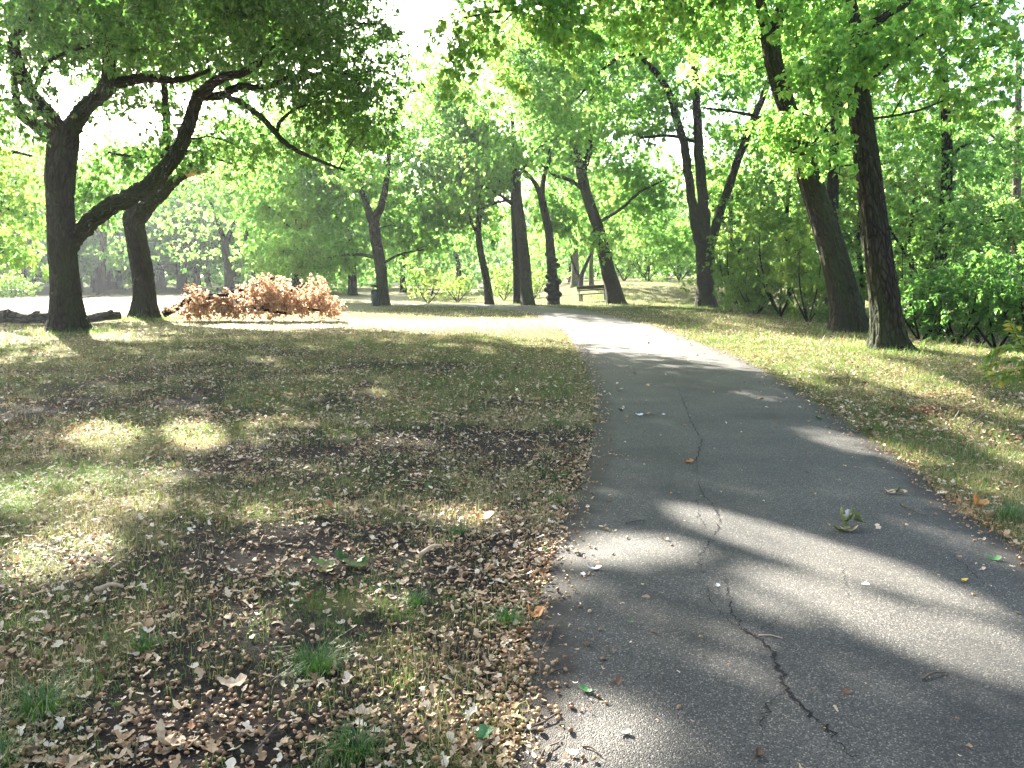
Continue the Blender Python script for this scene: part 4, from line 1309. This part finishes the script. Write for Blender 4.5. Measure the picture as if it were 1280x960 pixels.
build_tree('oak_tree', 'leafy tree seen in the gap between the forked oak and the second oak', 66, [(128, 369, 11), (128, 330, 9), (130, 290, 8), (134, 240, 6)], [[(129, 300, 5), (110, 270, 4), (95, 250, 3)], [(130, 285, 5), (150, 260, 4), (165, 240, 3)]],
           [ell(130, 250, 66, 70, 55, 4, 80), ell(120, 200, 67, 60, 30, 4, 36), ell(140, 310, 66, 45, 18, 3, 20)], R=1.6, n_leaf=75, L=.32, seed=62)
for k, (px, base, d, w, h, lab) in enumerate([
        (915, 385, 47, 6, 9, 'bushy young tree behind the right stem of the three-stemmed tree'), (985, 395, 39, 6, 9.5, 'bushy young tree left of the leaning oak trunk'), (1075, 410, 36, 5, 9, 'bushy young tree seen between the two big right-hand trunks'),
        (1140, 420, 33, 5.5, 8.5, 'bushy young tree between the furrowed oak and the ivy-clad trunk'), (1215, 425, 34, 6, 8, 'bushy young tree right of the ivy-clad trunk'), (1290, 428, 30, 6, 8, 'bushy young tree cut by the right edge behind dark bushes')]):
    x0 = px
    build_tree('young_tree', lab, d, [(x0, base, 9), (x0 + 3, base - 50, 7), (x0 - 2, base - 110, 5.5), (x0 + 2, base - 170, 4)],
               [[(x0 + 2, base - 60, 4), (x0 + 25, base - 95, 3), (x0 + 45, base - 115, 2)], [(x0, base - 90, 4), (x0 - 25, base - 130, 3), (x0 - 40, base - 160, 2)]],
               [ell(x0, base - h * 15, d, w * 500 / d * .95, h * 250 / d * 1.5, w * .4, int(w * h * .95)), ell(x0, base - 45, d, w * 480 / d, 38, w * .35, int(w * 3.5))], R=.95, n_leaf=62, L=.19, seed=640 + k, mat=LEAF_BUSH, bark=BARK_DARK, flare=.3, minz=.5)

# ------------------------------------------------------------------ shrubs
def shrub(name, label, px, base, d, w, h, n, L=.1, mat=None, seed=1, R=.55, hue=(0, .95), group=None, n_leaf=60, cull=False, stems=5):
    rng = np.random.default_rng(seed)
    b = P(px, base, d)
    b[2] = float(terrain(b[0], b[1]))
    root = thing(name, label, 'shrub', b, group)
    T = Tubes()
    sk, sr = [], []
    for k in range(stems):
        a = 6.28 * k / stems + rng.uniform(-.4, .4)
        top = b + np.array([math.cos(a) * w * .3, math.sin(a) * w * .3, h * rng.uniform(.55, .8)])
        mid = (b + top) / 2 + np.array([math.cos(a), math.sin(a), .2]) * .1 * w
        q, r = catmull(np.array([b - np.array([0, 0, .05]), mid, top]), [.02 + .006 * h, .015 + .003 * h, .006], 4)
        T.tube(q, r, 6, .1, seed=k)
        sk.append(q); sr.append(r)
    link('stem', T.mesh('stem', BARK_DARK, b), root)
    att = samp([(b + np.array([0, 0, h * .52]), np.array([w * .5, w * .5, h * .5]), n)], rng, .15)
    br, dirs = grow(np.concatenate(sk), np.concatenate(sr), att, rng, .02)
    C, D, NN = spray_leaves(att, dirs + np.array([1e-4, 0, 0]), R, n_leaf, L, rng, flat=.3)
    k = C[:, 2] > b[2] + .02
    C, D, NN = C[k], D[k], NN[k]
    if cull:
        k = keep_mask(C, rng); C, D, NN = C[k], D[k], NN[k]
    V, Q = leaf_arrays(C, D, NN, L * rng.uniform(.6, 1.3, len(C)), .62)
    tone = hue[0] + (hue[1] - hue[0]) * np.clip(.5 * rng.random(len(C)) + .5 * fbm(C[:, 0] * .8, C[:, 2] * .8 + C[:, 1], 2), 0, 1)
    T = Tubes()
    for i, (p_, r_) in enumerate(br): T.tube(p_, r_, 4, cap=False, seed=i)
    tv, tq, _, tb = T.arrays()
    nv = len(V)
    me = mesh_np(name, np.concatenate([V, tv]) - b, np.concatenate([Q, tq + nv]), None, (mat or LEAF_BUSH, BARK_DARK), np.concatenate([np.zeros(len(Q), int), np.ones(len(tq), int)]),
                 np.concatenate([np.repeat(tone, 5), np.zeros(len(tv))]), np.concatenate([np.zeros((nv, 3)), tb]))
    link('foliage', me, root)
    return root


for k, (px, base, d, w, h, lab) in enumerate([
        (925, 388, 37, 3.6, 4.6, 'green shrub right behind the three-stemmed tree'), (975, 395, 33, 4.0, 5.6, 'tall dense shrub between the three-stemmed tree and leaning oak'),
        (1010, 402, 29, 2.6, 3.4, 'yellowing shrub against the foot of the leaning oak'), (945, 392, 34, 3.0, 2.2, 'low spreading shrub on the verge behind sunlit grass')]):
    shrub('shrub', lab, px, base, d, w, h, int(34 * w * h / 12) + 18, .19, None, 200 + k, .6, (.25, .95) if k != 2 else (.4, 1))
for k, (px, base, d, w, h, lab) in enumerate([
        (1150, 432, 20.5, 1.9, 1.7, 'dark low shrub just right of the furrowed oak'), (1195, 436, 20, 2.4, 2.2, 'dark glossy shrub below the ivy-clad trunk'), (1245, 440, 19.5, 2.4, 2.6, 'dark twiggy shrub at the right edge beneath pale leaves'),
        (1290, 440, 18.5, 2.4, 2.9, 'dark bush cut by the right edge of the photo'), (1225, 430, 25, 3.2, 3.6, 'lighter green shrub behind the dark right-hand bushes'), (1160, 420, 27, 3.2, 4.0, 'leafy shrub filling the gap right of the furrowed oak')]):
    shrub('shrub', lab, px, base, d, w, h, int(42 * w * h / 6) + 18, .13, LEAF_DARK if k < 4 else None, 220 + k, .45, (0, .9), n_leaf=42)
for k, (px, base, d, w, h, lab) in enumerate([
        (535, 379, 47, 2.6, 2.6, 'pale sunlit bush right of the lone dark oak'), (572, 379, 50, 2.6, 2.1, 'pale dry bush left of the slim leaning tree'), (630, 377, 53, 2.6, 2.4, 'light bush seen between slim and paired trunks'),
        (668, 374, 56, 2.4, 2.2, 'yellow green bush between the paired trunks and burled tree')]):
    shrub('shrub', lab, px, base, d, w, h, 40, .13, None, 240 + k, .6, (.5, 1), n_leaf=40, cull=True)
for k, (px, base, d, w, h, lab) in enumerate([
        (810, 353, 66, 5, 4.2, 'sunlit shrub on the rise right of the bench oak'), (850, 352, 68, 5, 4.6, 'sunlit shrub on the rise left of the three-stemmed tree'), (930, 365, 52, 4.5, 4.5, 'bright shrub behind the three-stemmed tree'),
        (780, 353, 72, 5, 5.5, 'tall pale shrub behind the bench oak'), (15, 380, 60, 3.4, 1.6, 'low round green shrub out on the bright field')]):
    shrub('shrub', lab, px, base, d, w, h, 60, .17, None, 260 + k, .8, (.2, .97), n_leaf=50)


def sapling():
    b = P(1320, 478, 9.2)
    b[2] = float(terrain(b[0], b[1]))
    root = thing('sapling', 'young plant with fresh yellow green leaves reaching in at the right edge', 'sapling', b)
    rng = np.random.default_rng(71)
    T = Tubes()
    C, D, NN = [], [], []
    for spec in ([(1322, 470), (1300, 440), (1275, 425), (1262, 405)], [(1322, 475), (1295, 458), (1262, 452), (1228, 462)], [(1324, 476), (1300, 470), (1275, 472), (1245, 480)], [(1320, 460), (1300, 415), (1290, 380), (1278, 355)], [(1318, 465), (1285, 440), (1258, 436), (1236, 448)], [(1322, 470), (1298, 462), (1268, 464), (1240, 470)]):
        pts = np.array([b + np.array([0, 0, .02])] + [P(x, y, 9.1 + rng.uniform(-.15, .15)) for x, y in spec])
        q, r = catmull(pts, np.linspace(.012, .003, len(pts)), 5)
        T.tube(q, r, 6, .1)
        for i in range(4, len(q)):
            for s in (-1, 1, .4):
                dr = unit(q[i] - q[i - 1])
                sd = np.cross(dr, [0, 0, 1.0]) * s
                C.append(q[i] + sd * .05 + rng.normal(0, .015, 3)); D.append(dr * .7 + sd + rng.normal(0, .25, 3) - np.array([0, 0, .35])); NN.append(np.array([0, -.3, 1.0]) + rng.normal(0, .3, 3))
    C, D, NN = np.array(C), np.array(D), np.array(NN)
    V, Q = leaf_arrays(C, D, NN, rng.uniform(.085, .15, len(C)), .5)
    link('stem', T.mesh('stem', TWIG, b), root)
    link('foliage', mesh_np('sapling_leaves', V - b, Q, None, (LEAF_BUSH,), tint=np.repeat(rng.uniform(.6, 1, len(C)), 5)), root)


sapling()

# ------------------------------------------------------------------ fallen wood
def fallen_branch():
    d = 28.5
    b = P(250, 399, d); b[2] = 0
    root = thing('fallen_branch', 'fallen oak branch with dead copper brown leaves on the grass', 'branch', b)
    rng = np.random.default_rng(81)
    mains = [[(205, 393, 9), (225, 382, 9), (245, 372, 8), (285, 370, 8), (320, 374, 7), (355, 382, 5), (400, 388, 3)], [(245, 374, 6), (290, 365, 5, .3), (330, 352, 4, .5), (345, 345, 2, .6)],
             [(290, 371, 5), (320, 385, 4, -.5), (360, 392, 3, -.6)], [(320, 374, 4), (360, 365, 3, .2), (392, 352, 2, .3)]]
    sk, sr = [], []
    T = Tubes()
    for m in mains:
        p_, r_ = limb_pts(m, d)
        p_[:, 2] = np.maximum(p_[:, 2], r_)
        q, r = catmull(p_, r_, 5)
        T.tube(q, r, 8, .1)
        sk.append(q); sr.append(r)
    link('limb', T.mesh('limb', BARK_DARK, b), root)
    att = samp([ell(260, 386, d, 50, 12, .7, 66), ell(248, 376, d, 24, 14, .6, 24), ell(330, 380, d, 60, 18, .8, 80), ell(335, 362, d, 26, 16, .6, 22), ell(392, 382, d, 34, 17, .7, 46), ell(350, 372, d, 45, 20, .7, 30), ell(392, 362, d, 12, 14, .5, 10)], rng, .08)
    br, dirs = grow(np.concatenate(sk), np.concatenate(sr), att, rng, .02)
    C, D, NN = spray_leaves(att, dirs + np.array([0, 0, .25]), .36, 60, .1, rng, flat=.4, droop=.1)
    k = C[:, 2] > .02
    C, D, NN = C[k], D[k], NN[k]
    V, Q = leaf_arrays(C, D + rand_unit(len(C), rng) * .8, NN + rand_unit(len(C), rng) * .6, rng.uniform(.06, .14, len(C)), .55, .3)
    T = Tubes()
    for i, (p_, r_) in enumerate(br): T.tube(p_, r_, 4, cap=False, seed=i)
    tv, tq, _, tb = T.arrays(); nv = len(V)
    me = mesh_np('dry_foliage', np.concatenate([V, tv]) - b, np.concatenate([Q, tq + nv]), None, (LEAF_DRY, BARK_DARK), np.concatenate([np.zeros(len(Q), int), np.ones(len(tq), int)]),
                 np.concatenate([np.repeat(rng.random(len(C)), 5), np.zeros(len(tv))]), np.concatenate([np.zeros((nv, 3)), tb]))
    link('dry_foliage', me, root)
    for k, (x0, y0, x1, y1) in enumerate([(292, 376, 297, 384), (299, 377, 303, 384)]):
        q, r = catmull(np.array([P(x0, y0, d - .3), P((x0 + x1) / 2, (y0 + y1) / 2, d - .3), P(x1, y1, d - .3)]), [.03, .05, .03], 4)
        link('split_wood', Tubes().tube(q, r, 7, .2, seed=k).mesh('split_wood', WHITE_LEAF, b), root)


fallen_branch()


def log():
    d = 26.5
    b = P(60, 404, d); b[2] = 0
    root = thing('fallen_log', 'long gnarled grey log lying behind the forked oak', 'log', b)
    p_, r_ = limb_pts([(-60, 399, 17), (-20, 398, 16), (8, 396, 18), (30, 399, 13), (60, 397, 15), (85, 398, 13), (108, 399, 10), (130, 395, 12), (150, 394, 9)], d)
    q, r = catmull(p_, r_, 6)
    q[:, 2] = np.maximum(q[:, 2], r * .8)
    link('trunk', Tubes().tube(q, r, 14, .16, seed=5).mesh('trunk', DEADWOOD, b), root)
    for k, sp in enumerate(([(5, 395, 9), (8, 390, 8), (12, 388, 5)], [(40, 395, 7), (45, 391, 6), (50, 390, 3)], [(134, 394, 8), (139, 390, 7), (141, 389, 4)])):
        p2, r2 = limb_pts(sp, d - .2)
        q2, rr2 = catmull(p2, r2, 4)
        link('knot', Tubes().tube(q2, rr2, 9, .15, seed=k).mesh('knot', DEADWOOD, b), root)


log()
g0 = G(118, 373)
T = Tubes()
for k in range(5):
    a = g0 + np.array([-.9 + .3 * k, .2 * k, .05 + .03 * k])
    T.tube(np.array([a, a + np.array([.7, .1, .12]), a + np.array([1.3, .0, .25 * (k % 2) + .05])]), [.05, .04, .015], 6, .1)
o = link('branch_debris', T.mesh('branch_debris', DEADWOOD, g0)); o.location = g0
tag(o, 'small heap of bleached branches out on the bright field', 'branch')


def twig_heap():
    g = G(1150, 519)
    rng = np.random.default_rng(91)
    T = Tubes()
    for k in range(26):
        a = rng.normal(0, .22, 3) * np.array([1, .6, 0]) + np.array([0, 0, rng.uniform(.01, .09)])
        dv = unit(rng.normal(0, 1, 3) * np.array([1, .8, .2])) * rng.uniform(.1, .25)
        T.tube(np.array([a - dv, a + np.array([0, 0, .02]), a + dv]), [.006, .005, .002], 5, .1)
    root = thing('twig_heap', 'dark tangle of twigs and dead leaves on the sunlit right verge', 'twigs', g)
    link('twigs', T.mesh('twigs', TWIG), root)
    n = 90
    C = rng.normal(0, .22, (n, 3)) * np.array([1, .6, 0]) + np.array([0, 0, 1.0]) * rng.uniform(.01, .1, n)[:, None]
    V, Q = leaf_arrays(C, rand_unit(n, rng), rand_unit(n, rng) + np.array([0, 0, 1]), rng.uniform(.05, .1, n))
    link('dead_leaves', mesh_np('dead_leaves', V, Q, None, (LITTER,), tint=np.repeat(rng.random(n) * .5, 5)), root)


twig_heap()

# ------------------------------------------------------------------ bench and bin
def box(V, F, c, s, rot=None):
    b = len(V)
    for x in (-.5, .5):
        for y in (-.5, .5):
            for z in (-.5, .5):
                p = np.array([x * s[0], y * s[1], z * s[2]])
                if rot is not None: p = rot @ p
                V.append(p + np.array(c))
    for f in ((0, 1, 3, 2), (4, 6, 7, 5), (0, 4, 5, 1), (2, 3, 7, 6), (0, 2, 6, 4), (1, 5, 7, 3)):
        F.append([b + i for i in f])


def bevelled(name, V, F, mat, parent, bev=.008):
    o = link(name, mesh_np(name, np.array(V), np.array(F), None, (mat,)), parent)
    m = o.modifiers.new('bevel', 'BEVEL'); m.width = bev; m.segments = 2
    return o


def bench():
    g = P(742, 377, 48.5); g[2] = float(terrain(g[0], g[1])) - .02
    root = thing('park_bench', 'dark wooden park bench at the foot of the leaning oak', 'bench', g)
    root.rotation_euler = (0, math.radians(-3), math.radians(14))
    V, F = [], []
    for k in range(3): box(V, F, (0, -.2 + .15 * k, .46), (2.0, .125, .055))
    bevelled('seat', V, F, WOODBENCH, root)
    V, F = [], []
    a = math.radians(12)
    R_ = np.array([[1, 0, 0], [0, math.cos(a), -math.sin(a)], [0, math.sin(a), math.cos(a)]])
    box(V, F, (0, .22, .68), (1.9, .045, .07), R_); box(V, F, (0, .255, .85), (1.9, .05, .21), R_)
    bevelled('backrest', V, F, WOODBENCH, root)
    for x in (-.8, .8):
        V, F = [], []
        box(V, F, (x, -.19, .215), (.09, .07, .47)); box(V, F, (x, .19, .215), (.09, .07, .47)); box(V, F, (x, 0, .41), (.06, .45, .05))
        box(V, F, (x, .275, .66), (.06, .05, .5), R_)
        bevelled('leg', V, F, IRON, root)


bench()


def bin_():
    g = P(469, 380, 43.2); g[2] = float(terrain(g[0], g[1]))
    root = thing('litter_bin', 'slim black bin standing left of the lone dark oak', 'bin', g)
    T = Tubes().tube(np.array([[0, 0, .0], [0, 0, .06], [0, 0, .75], [0, 0, .78]]), [.2, .19, .215, .205], 20)
    link('body', T.mesh('body', BINM), root)
    T = Tubes().tube(np.array([[0, 0, .76], [0, 0, .79], [0, 0, .82], [0, 0, .84]]), [.21, .235, .235, .2], 20)
    link('rim', T.mesh('rim', IRON), root)
    T = Tubes()
    for k in range(3):
        a = 2.1 * k
        T.tube(np.array([[math.cos(a) * .18, math.sin(a) * .18, .8], [math.cos(a) * .18, math.sin(a) * .18, 1.0]]), [.015, .015], 6)
    T.tube(np.array([[0, 0, .99], [0, 0, 1.02], [0, 0, 1.1], [0, 0, 1.13]]), [.2, .24, .2, .06], 20)
    link('lid', T.mesh('lid', BINM), root)


bin_()

# ------------------------------------------------------------------ far trees
def proto_tree(seed, H, crown_lo, spread, n, mat, bark, L=.34, name='woodland_tree'):
    rng = np.random.default_rng(seed)
    root = thing(name, 'x', 'tree', (0, 0, 0))
    pts = np.array([[0, 0, -.2], [rng.normal(0, .1), rng.normal(0, .1), H * .2], [rng.normal(0, .3), rng.normal(0, .3), H * .45], [rng.normal(0, .5), rng.normal(0, .5), H * .8]])
    q, r = catmull(pts, [.42, .33, .26, .08], 5)
    link('trunk', Tubes().tube(q, r, 9, .08, .4, seed).mesh('trunk', bark), root)
    T = Tubes()
    sk, sr = [q[5:]], [r[5:]]
    for k in range(6):
        i = int(rng.uniform(.35, .85) * len(q))
        a = k * 1.05 + rng.uniform(-.3, .3)
        ln = spread * rng.uniform(.5, .85)
        p0 = q[i]
        pp = np.array([p0, p0 + np.array([math.cos(a) * ln * .5, math.sin(a) * ln * .5, ln * .35]), p0 + np.array([math.cos(a) * ln, math.sin(a) * ln, ln * .55])])
        q2, r2 = catmull(pp, [r[i] * .6, .07, .03], 4)
        T.tube(q2, r2, 6, .1, seed=k)
        sk.append(q2); sr.append(r2)
    link('limbs', T.mesh('limbs', bark), root)
    att = samp([(np.array([0, 0, (H + crown_lo) / 2]), np.array([spread, spread, (H - crown_lo) / 2]), n), (np.array([rng.normal(0, 1), rng.normal(0, 1), crown_lo + 1.5]), np.array([spread * 1.1, spread * 1.1, 1.4]), n // 4)], rng, crown_lo * .6)
    make_crown(name, root, np.zeros(3), att, np.concatenate(sk), np.concatenate(sr), rng, 1.7, 60, L, mat, bark, cull=False, sides=3)
    return root


PROT = [proto_tree(301, 14, 3.2, 4.6, 190, LEAF_FAR, BARK_DARK), proto_tree(302, 15.5, 4.0, 5.0, 200, LEAF_FAR, BARK), proto_tree(303, 12, 2.0, 4.2, 170, LEAF_FAR, BARK_DARK), proto_tree(304, 16, 3.0, 5.4, 210, LEAF, BARK_DARK)]
rngb = np.random.default_rng(55)
spots = []
for d0, n, jit, off in ((64, 17, 3, 0), (80, 20, 5, .5), (100, 22, 7, .2), (125, 22, 10, .7)):
    for k in range(n):
        px = -330 + (k + off + rngb.uniform(-.3, .3)) * 1940 / n
        d = d0 + rngb.uniform(-jit, jit)
        if px < 260 and d < 74: d += 14
        if 250 < px < 330 and d < 66: continue
        if 560 < px < 900 and d < 74: continue
        spots.append((px, d))
for k in range(17):
    spots.append((-20 + k * 22 + rngb.uniform(-8, 8), rngb.uniform(84, 108)))
used = [0] * len(PROT)
LAB = [('hazy woodland tree in the row beyond the bright field', 'woodland beyond the bright field'), ('green woodland tree closing the view behind the middle trunks', 'woodland behind the middle trunks'),
       ('woodland tree in the thicket behind the right-hand oaks', 'woodland behind the right-hand oaks')]
for (px, d) in spots:
    k = int(rngb.integers(len(PROT)))
    p = P(px, 350, d)
    o = PROT[k] if not used[k] else copy_tree(PROT[k])
    used[k] += 1
    s = rngb.uniform(.85, 1.15) * (1.0 if px < 330 else (.85 if 440 < px < 930 else 1.0))
    o.location = (p[0], d, float(terrain(p[0], d)))
    o.rotation_euler = (0, 0, rngb.uniform(0, 6.28))
    o.scale = (s, s, s * rngb.uniform(.95, 1.1))
    lab = LAB[0 if px < 330 else (1 if px < 800 else 2)]
    tag(o, lab[0], 'tree', lab[1])

# woodland floor growth, far off and uncountable
def undergrowth():
    rng = np.random.default_rng(66)
    n = 1500
    px = rng.uniform(-350, 1600, n)
    d = rng.uniform(68, 112, n)
    d = np.where((px < 260) & (d < 84), d + 25, d)
    c = np.array([P(a, 350, b) for a, b in zip(px, d)])
    c[:, 2] = terrain(c[:, 0], c[:, 1]) + rng.uniform(.3, 3.6, n)
    C, D, NN = spray_leaves(c, rand_unit(n, rng), 2.0, 42, .4, rng, flat=.4)
    k = C[:, 2] > terrain(C[:, 0], C[:, 1])
    C, D, NN = C[k], D[k], NN[k]
    V, Q = leaf_arrays(C, D, NN, rng.uniform(.25, .5, len(C)), .6)
    o = link('undergrowth', mesh_np('undergrowth', V, Q, None, (LEAF,), tint=np.repeat(rng.random(len(C)) * .9, 5)))
    tag(o, 'low leafy undergrowth on the floor of the far woodland', 'undergrowth', kind='stuff')


undergrowth()


def far_wood():
    rng = np.random.default_rng(67)
    n = 3600
    a = np.radians(rng.uniform(-52, 52, n))
    d = rng.uniform(128, 165, n)
    x, y = d * np.sin(a), d * np.cos(a)
    top = 9 + 4 * fbm(x * .06, y * .06, 2)
    c = np.stack([x, y, terrain(x, y) + rng.random(n) ** 1.3 * top], 1)
    C, D, NN = spray_leaves(c, rand_unit(n, rng), 2.6, 26, .9, rng, flat=.4)
    V, Q = leaf_arrays(C, D, NN, rng.uniform(.6, 1.2, len(C)), .65)
    o = link('far_woodland', mesh_np('far_woodland', V, Q, None, (LEAF_DARK,), tint=np.repeat(rng.random(len(C)) * .9, 5)))
    tag(o, 'far off wood that closes the view as one green mass', 'woodland', kind='stuff')


far_wood()

# ------------------------------------------------------------------ haze
HAZE = 0.0004
def haze():
    V, F = [], []
    box(V, F, (0, 0, 14), (3060, 3060, 31))
    m, nt, out = new_mat('thin_haze')
    v = N(nt, 'ShaderNodeVolumePrincipled')
    v.inputs['Color'].default_value = (.86, .92, 1, 1)
    v.inputs['Density'].default_value = HAZE
    v.inputs['Anisotropy'].default_value = .55
    nt.links.new(v.outputs[0], out.inputs['Volume'])
    o = link('haze', mesh_np('haze', np.array(V), np.array(F), None, (m,)))
    tag(o, None, None, kind='stuff')


if HAZE: haze()

# ------------------------------------------------------------------ light, sky, camera
w = bpy.data.worlds.new('World')
S.world = w
w.use_nodes = True
nt = w.node_tree
bg = nt.nodes.get('Background') or nt.nodes.new('ShaderNodeBackground')
sky = nt.nodes.new('ShaderNodeTexSky')
sky.sky_type = 'NISHITA'
sky.sun_disc = False
sky.sun_elevation = SUN_EL
sky.sun_rotation = SUN_AZ
sky.dust_density = 3.0
sky.ozone_density = .4
sky.air_density = .9
nt.links.new(sky.outputs[0], bg.inputs[0])
bg.inputs[1].default_value = 0.07
outw = nt.nodes.get('World Output') or nt.nodes.new('ShaderNodeOutputWorld')
nt.links.new(bg.outputs[0], outw.inputs[0])

sl = bpy.data.lights.new('sun', 'SUN')
sl.energy = 5.0
sl.angle = math.radians(.53)
sl.color = (1, .95, .86)
so = bpy.data.objects.new('sun', sl)
COL.objects.link(so)
so.rotation_euler = Vector(SUN).to_track_quat('Z', 'Y').to_euler()

cd = bpy.data.cameras.new('camera')
cd.sensor_width = 36
cd.lens = 36 * FPX / 1280
cd.clip_end = 5000
cd.clip_start = .05
co = bpy.data.objects.new('camera', cd)
COL.objects.link(co)
co.location = (0, 0, CAM_H)
co.rotation_euler = (math.radians(90) - PITCH, 0, 0)
S.camera = co

S.view_settings.view_transform = 'Standard'
S.view_settings.look = 'None'
S.view_settings.exposure = 3.4
S.view_settings.gamma = 1
S.view_settings.use_curve_mapping = False
c = S.cycles
c.max_bounces = 8
c.diffuse_bounces = 4
c.glossy_bounces = 2
c.transmission_bounces = 4
c.transparent_max_bounces = 6
c.volume_bounces = 1
c.sample_clamp_indirect = 8
c.use_denoising = True
c.denoiser = 'OPENIMAGEDENOISE'
c.denoising_input_passes = 'RGB_ALBEDO_NORMAL'
c.denoising_prefilter = 'ACCURATE'
c.use_adaptive_sampling = True
c.adaptive_threshold = .01
